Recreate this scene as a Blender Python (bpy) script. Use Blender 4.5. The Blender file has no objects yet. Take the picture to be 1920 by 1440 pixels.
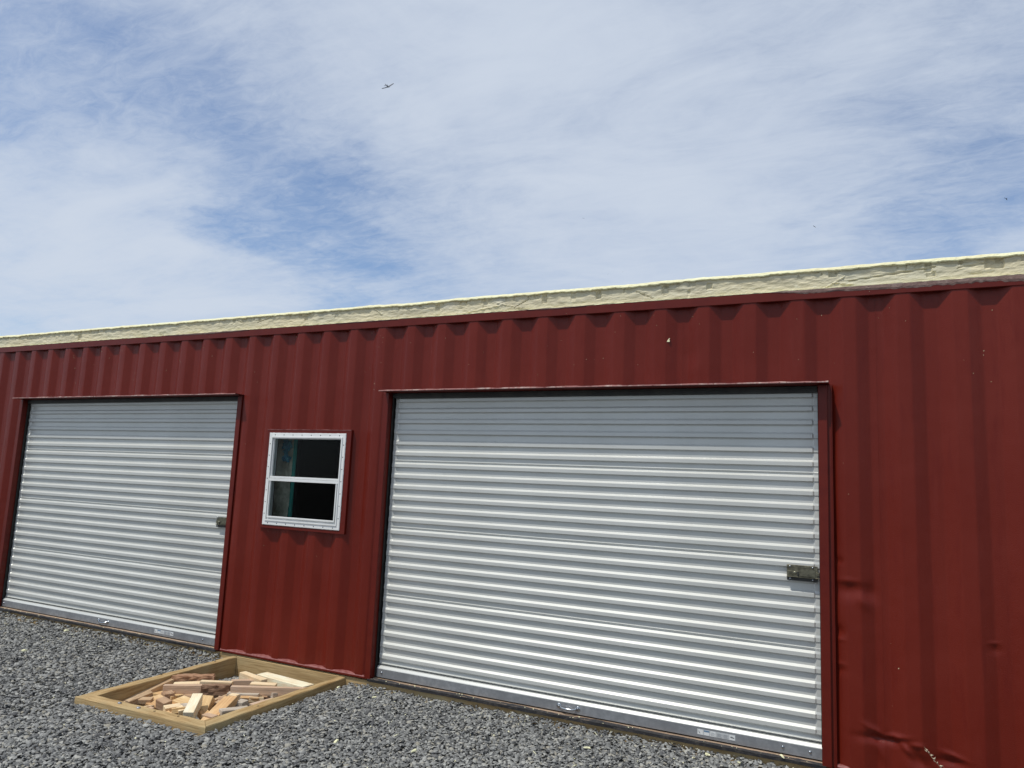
import bpy, bmesh, math, random
import numpy as np
from mathutils import Vector, Matrix
random.seed(7); rng = np.random.default_rng(11)
R = math.radians
sc = bpy.context.scene
COL = sc.collection
SUN_E = 3.0
DENS = 1.0
SKYTINT = (1.04, 1.17, 1.32, 1)
CLOUD = (6.2, 6.88, 7.95, 1)
VEIL = [
  (-0.7926, 0.4663, 0.3930, 0.22, -0.11),
  (-0.7180, 0.5385, 0.4410, 0.20, -0.06),
  (0.0811, 0.9193, 0.3851, 0.15, -0.09),
  (-0.7291, 0.5524, 0.4040, 0.16, -0.09),
  (-0.6875, 0.6122, 0.3906, 0.14, -0.11),
  (-0.6460, 0.6726, 0.3609, 0.14, -0.19),
  (-0.6330, 0.7015, 0.3275, 0.15, -0.26),
  (-0.6129, 0.7338, 0.2931, 0.12, -0.19),
  (-0.5455, 0.7634, 0.3459, 0.16, -0.09),
  (-0.5700, 0.7775, 0.2657, 0.11, -0.21),
  (-0.6677, 0.6854, 0.2906, 0.09, -0.11),
  (0.1364, 0.9370, 0.3217, 0.14, -0.22),
  (0.0375, 0.9548, 0.2948, 0.12, -0.21),
  (0.1015, 0.9471, 0.3045, 0.11, -0.09),
  (-0.0314, 0.9540, 0.2983, 0.11, -0.11),
  (-0.8005, 0.4017, 0.4448, 0.25, -0.19),
  (0.1279, 0.8526, 0.5067, 0.25, -0.12),
  (0.1156, 0.8905, 0.4400, 0.20, -0.09),
  (-0.3554, 0.8230, 0.4431, 0.35, 0.14),
  (-0.7807, 0.5578, 0.2817, 0.22, 0.22),
  (-0.8197, 0.4750, 0.3201, 0.20, 0.14),
  (-0.1689, 0.9021, 0.3970, 0.25, 0.08),
  (-0.7301, 0.6483, 0.2161, 0.15, 0.12),
  (-0.5621, 0.6437, 0.5193, 0.20, 0.05),
  (-0.4071, 0.8702, 0.2774, 0.15, -0.02),
]
# ------------------------------------------------------------------ camera
F_PX, YAW, PITCH, ROLL, DIST, EYE = 1384.364, 0.460694, 0.136543, 0.044598, 4.614579, 1.427738
cam_d = bpy.data.cameras.new('camera'); cam = bpy.data.objects.new('camera', cam_d); COL.objects.link(cam)
cam_d.sensor_fit = 'HORIZONTAL'; cam_d.sensor_width = 36.0; cam_d.lens = 36.0 * F_PX / 1920.0
cam_d.clip_start = 0.05; cam_d.clip_end = 5000
_cy, _sy, _cp, _sp = math.cos(YAW), math.sin(YAW), math.cos(PITCH), math.sin(PITCH)
fwd = Vector((-_sy * _cp, _cy * _cp, _sp)); rt0 = Vector((_cy, _sy, 0)); up0 = rt0.cross(fwd)
rt = math.cos(ROLL) * rt0 + math.sin(ROLL) * up0; up = -math.sin(ROLL) * rt0 + math.cos(ROLL) * up0
M = Matrix.Identity(4)
for i in range(3):
    M[i][0] = rt[i]; M[i][1] = up[i]; M[i][2] = -fwd[i]
M[0][3], M[1][3], M[2][3] = 0.0, -DIST, EYE
cam.matrix_world = M
sc.camera = cam
# ------------------------------------------------------------------ sun, sky, exposure
SUN = Vector((-0.24, -0.40, 0.92)).normalized()
sd = bpy.data.lights.new('sun', 'SUN'); sd.energy = SUN_E; sd.angle = R(0.55); sd.color = (1.0, 0.955, 0.88)
so = bpy.data.objects.new('sun', sd); COL.objects.link(so)
so.rotation_euler = SUN.to_track_quat('Z', 'Y').to_euler(); so.location = (0, -6, 12)
vs = sc.view_settings
vs.view_transform = 'Standard'; vs.look = 'None'; vs.gamma = 1.0; vs.exposure = 0.0; vs.use_curve_mapping = False
sc.render.engine = 'CYCLES'
sc.cycles.max_bounces = 8; sc.cycles.transparent_max_bounces = 8
try:
    sc.cycles.use_denoising = True
except Exception:
    pass
w = bpy.data.worlds.new('World'); sc.world = w; w.use_nodes = True
nt = w.node_tree; N = nt.nodes; L = nt.links
for n in list(N): N.remove(n)
def nd(t, **kw):
    n = N.new(t)
    for k, v in kw.items(): setattr(n, k, v)
    return n
def mth(op, a, b=None, clamp=False):
    n = nd('ShaderNodeMath', operation=op); n.use_clamp = clamp
    for i, v in enumerate((a, b)):
        if v is None: continue
        if isinstance(v, (int, float)): n.inputs[i].default_value = v
        else: L.new(v, n.inputs[i])
    return n.outputs[0]
out = nd('ShaderNodeOutputWorld'); bg = nd('ShaderNodeBackground'); bg.inputs['Strength'].default_value = 0.1
L.new(bg.outputs[0], out.inputs[0])
sky = nd('ShaderNodeTexSky'); sky.sky_type = 'NISHITA'; sky.sun_disc = False
sky.sun_elevation = math.asin(SUN.z); sky.sun_rotation = math.atan2(SUN.x, SUN.y)
sky.air_density = 1.0; sky.dust_density = 0.6; sky.ozone_density = 1.5
tc = nd('ShaderNodeTexCoord'); sep = nd('ShaderNodeSeparateXYZ'); L.new(tc.outputs['Generated'], sep.inputs[0])
zz = mth('MAXIMUM', sep.outputs[2], 0.0); zd = mth('ADD', zz, 0.12)
px = mth('DIVIDE', sep.outputs[0], zd); py = mth('DIVIDE', sep.outputs[1], zd)
cmb = nd('ShaderNodeCombineXYZ'); L.new(px, cmb.inputs[0]); L.new(py, cmb.inputs[1])
def noise(vec, scale, detail, rough, dist, off=(0, 0, 0), scl=(1, 1, 1), rot=0.0):
    mp = nd('ShaderNodeMapping'); L.new(vec, mp.inputs[0])
    mp.inputs['Location'].default_value = off; mp.inputs['Scale'].default_value = scl; mp.inputs['Rotation'].default_value = (0, 0, rot)
    n = nd('ShaderNodeTexNoise'); L.new(mp.outputs[0], n.inputs['Vector'])
    n.inputs['Scale'].default_value = scale; n.inputs['Detail'].default_value = detail
    n.inputs['Roughness'].default_value = rough; n.inputs['Distortion'].default_value = dist
    return n.outputs['Fac']
n1 = noise(cmb.outputs[0], 0.75, 5, 0.55, 0.6, off=(3.1, 1.7, 0), scl=(1.0, 0.7, 1), rot=0.5)
n2 = noise(cmb.outputs[0], 2.6, 8, 0.62, 1.1, off=(7.3, 4.2, 0), scl=(0.75, 1.3, 1), rot=-0.75)
n3 = noise(cmb.outputs[0], 9.0, 8, 0.68, 0.8, off=(1.3, 9.2, 0), scl=(0.45, 1.5, 1), rot=-0.6)
d = mth('ADD', mth('MULTIPLY', mth('SUBTRACT', n1, 0.5), 1.15), 0.72)
d = mth('ADD', d, mth('MULTIPLY', mth('SUBTRACT', n2, 0.5), 0.88))
d = mth('ADD', d, mth('MULTIPLY', mth('SUBTRACT', n3, 0.5), 0.28))
wn = nd('ShaderNodeTexNoise'); L.new(cmb.outputs[0], wn.inputs['Vector']); wn.inputs['Scale'].default_value = 2.4; wn.inputs['Detail'].default_value = 6; wn.inputs['Roughness'].default_value = .6
ws = nd('ShaderNodeVectorMath', operation='SUBTRACT'); L.new(wn.outputs['Color'], ws.inputs[0]); ws.inputs[1].default_value = (.5, .5, .5)
wm = nd('ShaderNodeVectorMath', operation='SCALE'); L.new(ws.outputs[0], wm.inputs[0]); wm.inputs['Scale'].default_value = .30
wv = nd('ShaderNodeVectorMath', operation='ADD'); L.new(tc.outputs['Generated'], wv.inputs[0]); L.new(wm.outputs[0], wv.inputs[1])
# thin places and thick places of the cirrus veil: direction, radius, amount
for (dx, dy, dz, rad, amt) in VEIL:
    vd = nd('ShaderNodeVectorMath', operation='DISTANCE'); L.new(wv.outputs[0], vd.inputs[0]); vd.inputs[1].default_value = (dx, dy, dz)
    mr = nd('ShaderNodeMapRange', interpolation_type='SMOOTHERSTEP'); L.new(vd.outputs['Value'], mr.inputs[0])
    mr.inputs[1].default_value = 0.0; mr.inputs[2].default_value = rad; mr.inputs[3].default_value = amt; mr.inputs[4].default_value = 0.0
    d = mth('ADD', d, mr.outputs[0])
thin = mth('SUBTRACT', 1.0, d, clamp=True)
n4 = noise(cmb.outputs[0], 14.0, 8, 0.7, 1.4, off=(5.3, 2.2, 0), scl=(0.7, 1.3, 1), rot=-0.5)
d = mth('ADD', d, mth('MULTIPLY', mth('MULTIPLY', mth('SUBTRACT', n4, 0.47), 1.1), thin))
mrc = nd('ShaderNodeMapRange', interpolation_type='SMOOTHSTEP'); L.new(d, mrc.inputs[0])
mrc.inputs[1].default_value = -0.15; mrc.inputs[2].default_value = 1.15; mrc.inputs[3].default_value = 0.10; mrc.inputs[4].default_value = 0.95
mix = nd('ShaderNodeMixRGB'); L.new(mrc.outputs[0], mix.inputs[0])
tint = nd('ShaderNodeMixRGB', blend_type='MULTIPLY'); tint.inputs[0].default_value = 1.0; L.new(sky.outputs[0], tint.inputs[1]); tint.inputs[2].default_value = SKYTINT
L.new(tint.outputs[0], mix.inputs[1]); mix.inputs[2].default_value = CLOUD
L.new(mix.outputs[0], bg.inputs[0])
# ------------------------------------------------------------------ material helpers
def mat(name, color, rough=0.6, metal=0.0, spec=0.5, var=None, bump=None, coat=0.0):
    """var: list of (scale, detail, color2, lo, hi, stretch); bump: list of (scale, detail, dist, stretch)"""
    m = bpy.data.materials.new(name); m.use_nodes = True
    t = m.node_tree; b = t.nodes['Principled BSDF']
    b.inputs['Roughness'].default_value = rough; b.inputs['Metallic'].default_value = metal
    b.inputs['Specular IOR Level'].default_value = spec
    if coat: b.inputs['Coat Weight'].default_value = coat; b.inputs['Coat Roughness'].default_value = 0.25
    tcn = t.nodes.new('ShaderNodeTexCoord'); oi = t.nodes.new('ShaderNodeObjectInfo')
    def nz(scale, detail, st, seed=0.0, rough=0.6):
        mp = t.nodes.new('ShaderNodeMapping'); t.links.new(tcn.outputs['Object'], mp.inputs[0]); mp.inputs['Scale'].default_value = st
        mp.inputs['Location'].default_value = (seed, seed * 1.7, seed * .6)
        n = t.nodes.new('ShaderNodeTexNoise'); n.inputs['Scale'].default_value = scale; n.inputs['Detail'].default_value = detail
        n.inputs['Roughness'].default_value = rough
        t.links.new(mp.outputs[0], n.inputs['Vector']); return n.outputs['Fac']
    cur = None
    for i, (scale, detail, c2, lo, hi, st) in enumerate(var or []):
        r = t.nodes.new('ShaderNodeMapRange'); r.inputs[1].default_value = lo; r.inputs[2].default_value = hi
        t.links.new(nz(scale, detail, st, 3.3 * i), r.inputs[0])
        mx = t.nodes.new('ShaderNodeMixRGB'); t.links.new(r.outputs[0], mx.inputs[0])
        if cur is None: mx.inputs[1].default_value = (*color, 1)
        else: t.links.new(cur, mx.inputs[1])
        mx.inputs[2].default_value = (*c2, 1); cur = mx.outputs[0]
    if cur is None: b.inputs['Base Color'].default_value = (*color, 1)
    else: t.links.new(cur, b.inputs['Base Color'])
    prev = None
    for i, (scale, detail, dist, st) in enumerate(bump or []):
        bn = t.nodes.new('ShaderNodeBump'); bn.inputs['Distance'].default_value = dist; bn.inputs['Strength'].default_value = 1.0
        t.links.new(nz(scale, detail, st, 11 + 2.1 * i), bn.inputs['Height'])
        if prev is not None: t.links.new(prev, bn.inputs['Normal'])
        prev = bn.outputs['Normal']
    if prev is not None: t.links.new(prev, b.inputs['Normal'])
    return m
U = (1, 1, 1)
RED = mat('red_paint', (.137, .0122, .0050), .33, spec=.25,
          var=[(1.1, 4, (.156, .0180, .0095), .38, .68, U), (.6, 3, (.117, .0098, .0042), .5, .75, (1, 1, .4)), (26, 3, (0.1196, 0.0094, 0.0048), .55, .85, (1, 1, .15)), (7, 5, (.168, .0230, .0150), .60, .85, (1, 1, .10)), (420, 2, (0.2530, 0.0747, 0.0598), .68, .80, U)],  # finest pale specks paint in the sparkle of the orange-peel gloss
          bump=[(190, 3, .0014, U), (5, 2, .004, U)])
REDT = mat('red_trim_paint', (.120, .0108, .0050), .38, spec=.28, var=[(9, 4, (0.1012, 0.0080, 0.0044), .45, .7, U), (300, 2, (0.1955, 0.0690, 0.0575), .72, .80, U)], bump=[(130, 2, .0005, U)])
EDGE = mat('sunlit_header_edge', (.42, .20, .18), .6, var=[(25, 4, (.62, .48, .42), .50, .66, (1, .2, .2)), (60, 3, (.16, .03, .025), .55, .7, U)])  # pale pink-white tones paint in the grazing sun on the header lip
PINKE = mat('sunlit_pink_edge', (.30, .115, .105), .6, var=[(30, 4, (.16, .03, .025), .4, .7, U)])  # lightened pink: sun on the bottom rail ledge put into the colour
DOOR = mat('pale_door_paint', (.60, .612, .580), .35, metal=.16, var=[(2.2, 4, (.55, .56, .525), .4, .7, (1, 1, 3)), (60, 4, (.50, .51, .48), .62, .82, (.15, 1, 1))], bump=[(220, 2, .0002, U), (1.5, 2, .004, (1, 1, .3))])
GALV = mat('galvanised_steel', (.33, .345, .36), .40, metal=.6, var=[(35, 3, (.42, .435, .45), .4, .65, U), (4, 3, (.28, .29, .305), .45, .7, U)], bump=[(90, 2, .0002, U)])
DARKM = mat('dark_steel', (.035, .035, .033), .5, metal=.4, var=[(12, 3, (.06, .06, .052), .4, .7, U)])
LATCH = mat('bronze_zinc_latch', (.30, .28, .20), .28, metal=.95, var=[(40, 3, (.16, .15, .11), .4, .65, U)])
CHROME = mat('zinc_handle', (.5, .53, .56), .22, metal=1.0, var=[(30, 2, (.34, .37, .4), .4, .7, U)])
RUBBER = mat('black_rubber', (.022, .021, .023), .7, var=[(40, 4, (.075, .065, .055), .5, .75, U)], bump=[(80, 3, .003, U)])
SEAL = mat('frayed_seal', (.30, .31, .29), .8, var=[(120, 4, (.10, .10, .095), .42, .6, (.5, 1, 3))], bump=[(120, 3, .002, U)])
TANP = mat('plywood_threshold', (.40, .29, .20), .8, var=[(14, 5, (.22, .15, .10), .42, .7, (.2, 2, 2)), (50, 4, (.5, .42, .33), .6, .8, U)], bump=[(60, 4, .003, U)])
FOAMF = mat('cut_foam_face', (.70, .625, .42), .9, spec=.2,
            var=[(1.3, 4, (.61, .58, .43), .4, .65, U), (7, 6, (.52, .47, .34), .52, .72, (.4, 1, 1.6)), (34, 5, (.72, .69, .53), .55, .72, (.5, 1, 1.5)), (3.1, 3, (.55, .55, .51), .60, .74, (.5, 1, 1))],
            bump=[(22, 6, .010, (.45, 1, 1.6)), (150, 3, .002, U)])
FOAMT = mat('foam_skin', (0.8364, 0.7905, 0.4998), .75, spec=.3, var=[(30, 5, (0.7140, 0.6630, 0.4080), .45, .7, U), (3, 3, (0.8600, 0.8600, 0.5610), .4, .7, U)], bump=[(40, 5, .008, U), (180, 3, .002, U)])
SPRAY = mat('grey_overspray', (.20, .125, .105), .85, var=[(40, 5, (.30, .22, .19), .50, .70, (.5, 1, 1)), (70, 4, (.14, .07, .06), .60, .72, (.5, 1, 1.5))], bump=[(60, 4, .005, U)])
WHITE = mat('white_vinyl', (.80, .81, .79), .35, var=[(6, 3, (.72, .73, .71), .4, .75, U)])
SCREW = mat('screw_head', (.09, .09, .085), .4, metal=.8)
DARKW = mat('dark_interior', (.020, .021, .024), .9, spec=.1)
TEAL = mat('teal_post', (.06, .40, .34), .5, var=[(9, 3, (.04, .30, .27), .4, .7, U)])
FOAMI = mat('interior_foam', (.88, .85, .70), .9, var=[(9, 5, (.55, .53, .40), .42, .62, U)], bump=[(18, 5, .02, U)])
BLUET = mat('blue_plastic_scrap', (.08, .32, .50), .5, var=[(30, 3, (.16, .50, .60), .45, .6, U)])
STK = mat('sticker_paper', (.46, .48, .48), .6, var=[(50, 3, (.40, .42, .43), .4, .7, U)])
STKL = mat('sticker_pale', (.66, .68, .67), .6)
STKD = mat('sticker_print', (.16, .17, .18), .6)
STKB = mat('sticker_blue', (.10, .19, .30), .6)
PLY = (1.0, 1.0, 1.0)
def wood(name, c1, c2, c3, r=.75):
    return mat(name, c1, r, spec=.25, var=[(18, 5, c2, .40, .62, (.35, 3, 3)), (3.5, 3, c3, .55, .78, (.6, 2, 2)), (70, 3, c2, .62, .8, (.1, 2, 2))], bump=[(40, 4, .0022, (.25, 3, 3))])
TREAT = mat('treated_timber', (.47, .335, .165), .75, spec=.25, var=[(14, 5, (.34, .225, .10), .42, .62, (.30, 3.0, 6)), (3, 3, (0.4256, 0.3472, 0.1904), .5, .75, U), (60, 4, (0.2240, 0.1680, 0.0840), .62, .8, (.15, 2, 3))], bump=[(30, 4, .0025, (.25, 3, 3))])
TREATY = mat('treated_timber_side', (.45, .32, .155), .75, spec=.25, var=[(14, 5, (.31, .195, .08), .42, .62, (3.0, .30, 6)), (3, 3, (0.4256, 0.3472, 0.1904), .5, .75, U), (60, 4, (0.2240, 0.1680, 0.0840), .62, .8, (2, .15, 3))], bump=[(30, 4, .0025, (3, .25, 3))])
KNOT = mat('knot', (.07, .045, .02), .8)
WM = {
 'cream': wood('cream_pine', (0.814, 0.648, 0.420), (0.679, 0.501, 0.297), (0.840, 0.741, 0.516)),
 'white': wood('fresh_pine', (0.840, 0.807, 0.594), (0.790, 0.647, 0.432), (0.840, 0.840, 0.699)),
 'yellow': wood('yellow_pine', (0.727, 0.514, 0.263), (0.595, 0.393, 0.190), (0.812, 0.620, 0.370)),
 'orange': wood('orange_pine', (0.647, 0.420, 0.206), (0.515, 0.300, 0.139), (0.729, 0.528, 0.300)),
 'tan': wood('tan_pine', (0.548, 0.393, 0.238), (0.429, 0.285, 0.166), (0.629, 0.486, 0.320)),
 'tan2': wood('brown_pine', (0.469, 0.314, 0.194), (0.337, 0.206, 0.122), (0.549, 0.395, 0.263)),
 'pink': wood('pinkish_pine', (0.550, 0.385, 0.259), (0.444, 0.314, 0.218), (0.634, 0.503, 0.395)),
 'grey': wood('greyish_pine', (0.505, 0.446, 0.362), (0.397, 0.326, 0.253), (0.615, 0.567, 0.484)),
 'brown': wood('red_brown_wood', (.40, .235, .14), (.28, .15, .085), (.48, .32, .21)),
 'bark': wood('dark_barky_wood', (.27, .165, .105), (.15, .085, .05), (.36, .24, .16)),
}
STONE = bpy.data.materials.new('slate_chips'); STONE.use_nodes = True
_t = STONE.node_tree; _b = _t.nodes['Principled BSDF']; _b.inputs['Roughness'].default_value = .72; _b.inputs['Specular IOR Level'].default_value = .35
_a = _t.nodes.new('ShaderNodeAttribute'); _a.attribute_name = 'tone'
_r = _t.nodes.new('ShaderNodeValToRGB'); _t.links.new(_a.outputs['Fac'], _r.inputs[0])
_e = _r.color_ramp.elements; _e[0].position = 0; _e[0].color = (.085, .087, .090, 1); _e[1].position = 1; _e[1].color = (.40, .38, .33, 1)
for _p, _c in ((.30, (.165, .168, .164, 1)), (.62, (.27, .274, .262, 1)), (.84, (.40, .40, .37, 1)), (.93, (.30, .28, .225, 1)), (.975, (.42, .41, .37, 1))):
    _q = _e.new(_p); _q.color = _c
_tc = _t.nodes.new('ShaderNodeTexCoord'); _n = _t.nodes.new('ShaderNodeTexNoise'); _n.inputs['Scale'].default_value = 130; _n.inputs['Detail'].default_value = 3
_t.links.new(_tc.outputs['Object'], _n.inputs['Vector'])
_m = _t.nodes.new('ShaderNodeMixRGB'); _m.blend_type = 'MULTIPLY'; _m.inputs[0].default_value = .55
_rr = _t.nodes.new('ShaderNodeMapRange'); _rr.inputs[1].default_value = .3; _rr.inputs[2].default_value = .7; _rr.inputs[3].default_value = .55; _rr.inputs[4].default_value = 1.25
_t.links.new(_n.outputs['Fac'], _rr.inputs[0]); _cc = _t.nodes.new('ShaderNodeCombineXYZ')
for _i in range(3): _t.links.new(_rr.outputs[0], _cc.inputs[_i])
_t.links.new(_r.outputs[0], _m.inputs[1]); _t.links.new(_cc.outputs[0], _m.inputs[2]); _t.links.new(_m.outputs[0], _b.inputs['Base Color'])
GROUND = mat('packed_gravel_ground', (.12, .122, .12), .9, spec=.2, var=[(60, 5, (.17, .17, .165), .45, .65, U), (8, 4, (.10, .098, .092), .5, .7, U), (220, 3, (.23, .23, .22), .6, .72, U)], bump=[(70, 5, .02, U)])
GLASS = bpy.data.materials.new('window_glass'); GLASS.use_nodes = True
_t = GLASS.node_tree; _t.nodes.remove(_t.nodes['Principled BSDF']); _o = _t.nodes['Material Output']
_tr = _t.nodes.new('ShaderNodeBsdfTransparent'); _tr.inputs[0].default_value = (.90, .93, .92, 1); _gl = _t.nodes.new('ShaderNodeBsdfGlossy'); _gl.inputs['Roughness'].default_value = .02
_fr = _t.nodes.new('ShaderNodeFresnel'); _fr.inputs['IOR'].default_value = 1.14; _mx = _t.nodes.new('ShaderNodeMixShader')
_t.links.new(_fr.outputs[0], _mx.inputs[0]); _t.links.new(_tr.outputs[0], _mx.inputs[1]); _t.links.new(_gl.outputs[0], _mx.inputs[2]); _t.links.new(_mx.outputs[0], _o.inputs[0])

# ------------------------------------------------------------------ object helpers
class MB:
    def __init__(s): s.v = []; s.f = []; s.mi = []; s.sm = []
    def add(s, verts, faces, mi=0, smooth=False):
        o = len(s.v); s.v.extend([tuple(map(float, q)) for q in verts])
        for f in faces: s.f.append([i + o for i in f]); s.mi.append(mi); s.sm.append(smooth)
        return s
    def box(s, x0, x1, y0, y1, z0, z1, mi=0, bev=0.0):
        if bev <= 0:
            vv = [(x, y, z) for z in (z0, z1) for y in (y0, y1) for x in (x0, x1)]
            return s.add(vv, [(0, 2, 3, 1), (4, 5, 7, 6), (0, 1, 5, 4), (2, 6, 7, 3), (0, 4, 6, 2), (1, 3, 7, 5)], mi)
        bm = bmesh.new(); bmesh.ops.create_cube(bm, size=1)
        for q in bm.verts: q.co = Vector(((x0 + x1) / 2 + q.co.x * (x1 - x0), (y0 + y1) / 2 + q.co.y * (y1 - y0), (z0 + z1) / 2 + q.co.z * (z1 - z0)))
        bmesh.ops.bevel(bm, geom=bm.edges[:], offset=bev, segments=1, affect='EDGES')
        bm.verts.index_update(); s.add([q.co for q in bm.verts], [[q.index for q in f.verts] for f in bm.faces], mi); bm.free(); return s
    def prism(s, poly, axis, a, b, mi=0):
        """poly: 2D outline, extruded along axis from a to b"""
        n = len(poly)
        def P(q, t):
            return {'x': (t, q[0], q[1]), 'y': (q[0], t, q[1]), 'z': (q[0], q[1], t)}[axis]
        vv = [P(q, a) for q in poly] + [P(q, b) for q in poly]
        ff = [tuple(range(n))[::-1], tuple(range(n, 2 * n))] + [(i, (i + 1) % n, (i + 1) % n + n, i + n) for i in range(n)]
        return s.add(vv, ff, mi)
    def tube(s, pts, rad, n=8, mi=0, smooth=True, cap=True):
        pts = [Vector(q) for q in pts]; rads = rad if isinstance(rad, (list, tuple)) else [rad] * len(pts)
        vv = []; prev = Vector((0, 0, 1))
        for i, q in enumerate(pts):
            d_ = (pts[min(i + 1, len(pts) - 1)] - pts[max(i - 1, 0)]).normalized()
            a_ = prev - d_ * prev.dot(d_)
            if a_.length < 1e-3: a_ = Vector((1, 0, 0)) - d_ * d_.x
            a_.normalize(); b_ = d_.cross(a_); prev = a_
            for k in range(n):
                an = 2 * math.pi * k / n; vv.append(q + (a_ * math.cos(an) + b_ * math.sin(an)) * rads[i])
        ff = [(i * n + k, i * n + (k + 1) % n, (i + 1) * n + (k + 1) % n, (i + 1) * n + k) for i in range(len(pts) - 1) for k in range(n)]
        s.add(vv, ff, mi, smooth)
        if cap: s.add(vv[:n], [tuple(range(n))[::-1]], mi); s.add(vv[-n:], [tuple(range(n))], mi)
        return s
    def dome(s, c, r, h, axis=(0, -1, 0), n=10, mi=0):
        """a low round head standing on a face"""
        ax = Vector(axis).normalized(); a_ = ax.orthogonal().normalized(); b_ = ax.cross(a_); c = Vector(c); vv = []
        for rr_, hh in ((1, 0), (1, .45), (.8, .85), (.35, 1)):
            for k in range(n):
                an = 2 * math.pi * k / n; vv.append(c + (a_ * math.cos(an) + b_ * math.sin(an)) * r * rr_ + ax * h * hh)
        ff = [(i * n + k, i * n + (k + 1) % n, (i + 1) * n + (k + 1) % n, (i + 1) * n + k) for i in range(3) for k in range(n)] + [tuple(range(3 * n, 4 * n))]
        return s.add(vv, ff, mi, True)
    def mesh(s, name, mats):
        me = bpy.data.meshes.new(name); me.from_pydata(s.v, [], s.f)
        for m in (mats if isinstance(mats, (list, tuple)) else [mats]): me.materials.append(m)
        me.polygons.foreach_set('material_index', s.mi); me.polygons.foreach_set('use_smooth', s.sm)
        me.validate(); me.update(); return me
    def obj(s, name, mats, parent=None, loc=None): return link(s.mesh(name, mats), name, parent, loc)
def link(me, name, parent=None, loc=None):
    o = bpy.data.objects.new(name, me); COL.objects.link(o)
    if parent is not None: o.parent = parent
    if loc is not None: o.location = loc
    return o
def tag(o, label=None, cat=None, group=None, kind=None):
    if label: o['label'] = label
    if cat: o['category'] = cat
    if group: o['group'] = group
    if kind: o['kind'] = kind
    return o
def thing(name, label, cat, loc=(0, 0, 0), group=None):
    o = bpy.data.objects.new(name, None); COL.objects.link(o); o.location = loc; o.empty_display_size = .2
    return tag(o, label, cat, group)
def grid_obj(name, P, mats, parent=None, mi=None, smooth=True, keep=None):
    """P: array rows x cols x 3"""
    r_, c_ = P.shape[:2]; me = bpy.data.meshes.new(name)
    idx = np.arange(r_ * c_).reshape(r_, c_)
    F = np.stack([idx[:-1, :-1], idx[:-1, 1:], idx[1:, 1:], idx[1:, :-1]], -1).reshape(-1, 4)
    if keep is not None: F = F[keep.reshape(-1)]
    me.from_pydata(P.reshape(-1, 3).tolist(), [], F.tolist())
    for m in (mats if isinstance(mats, (list, tuple)) else [mats]): me.materials.append(m)
    if mi is not None:
        mi_ = mi.reshape(-1) if keep is None else mi.reshape(-1)[keep.reshape(-1)]
        me.polygons.foreach_set('material_index', mi_.astype(np.int32))
    me.polygons.foreach_set('use_smooth', [smooth] * len(me.polygons)); me.update()
    return link(me, name, parent)
_tab = rng.random((256, 256))
def vnoise(x, y):
    x = np.asarray(x, float); y = np.asarray(y, float)
    xi = np.floor(x).astype(int); yi = np.floor(y).astype(int); fx = x - xi; fy = y - yi
    fx = fx * fx * (3 - 2 * fx); fy = fy * fy * (3 - 2 * fy)
    g = lambda a, b: _tab[a & 255, b & 255]
    return (g(xi, yi) * (1 - fx) + g(xi + 1, yi) * fx) * (1 - fy) + (g(xi, yi + 1) * (1 - fx) + g(xi + 1, yi + 1) * fx) * fy
def fbm(x, y, o=4):
    s_ = 0; a = .5
    for i in range(o): s_ = s_ + a * (vnoise(x * 2 ** i + 17 * i, y * 2 ** i + 31 * i) - .5); a *= .55
    return s_

# ------------------------------------------------------------------ layout numbers (metres)
X0, X1 = -9.62, 2.57              # container ends
DEPTH = .036
Z_RAIL, Z_TOP, Z_FOAM = 2.605, 2.662, 2.792
Z_HEAD = 2.091
DOORS = ((-7.95, -4.907), (-3.333, -.297))
WIN = (-4.49, -3.706, 1.03, 1.768)
BOX_O = ((-4.642, -1.358), (-3.512, -1.322), (-3.562, .010), (-4.706, .010))
BOX_I = ((-4.560, -1.270), (-3.612, -1.240), (-3.612, .010), (-4.650, .010))

# ------------------------------------------------------------------ ground
def hgt(x, y):
    base = -.068 + .0025 * (x + 3) * (x > -3) + .010 * fbm(x * 1.3, y * 1.3, 3) + .012 * fbm(x * 5, y * 5, 2)
    d_ = np.exp(-np.clip(-y, 0, 9) * 12) * (.026 * (x < -4.85) + .008 * (x > -3.4) + .014 * fbm(x * 2.3, y * 2.3 + 9, 3))
    return base + d_
xs_ = [-300, -60, -14, -10, BOX_I[3][0] - .03, BOX_I[1][0] + .03, 4, 14, 60, 300]; ys_ = [-300, -60, -12, -4, -1.30, .03, 6, 14, 60, 300]
P_ = np.array([[(x, y, -.095) for x in xs_] for y in ys_], float)
kp = np.ones((len(ys_) - 1, len(xs_) - 1), bool); kp[4, 4] = False
g_ = grid_obj('ground', P_, GROUND, keep=kp, smooth=False); tag(g_, kind='structure')
bm_ = MB(); bx0, bx1, by0, by1 = BOX_I[3][0] - .03, BOX_I[1][0] + .03, -1.30, .03
bm_.add([(bx0, by0, -.095), (bx1, by0, -.095), (bx1, by1, -.095), (bx0, by1, -.095), (bx0, by0, -.215), (bx1, by0, -.215), (bx1, by1, -.215), (bx0, by1, -.215)],
        [(4, 5, 6, 7), (0, 1, 5, 4), (1, 2, 6, 5), (2, 3, 7, 6), (3, 0, 4, 7)])
tag(bm_.obj('ground_pit', GROUND), kind='structure')

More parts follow.
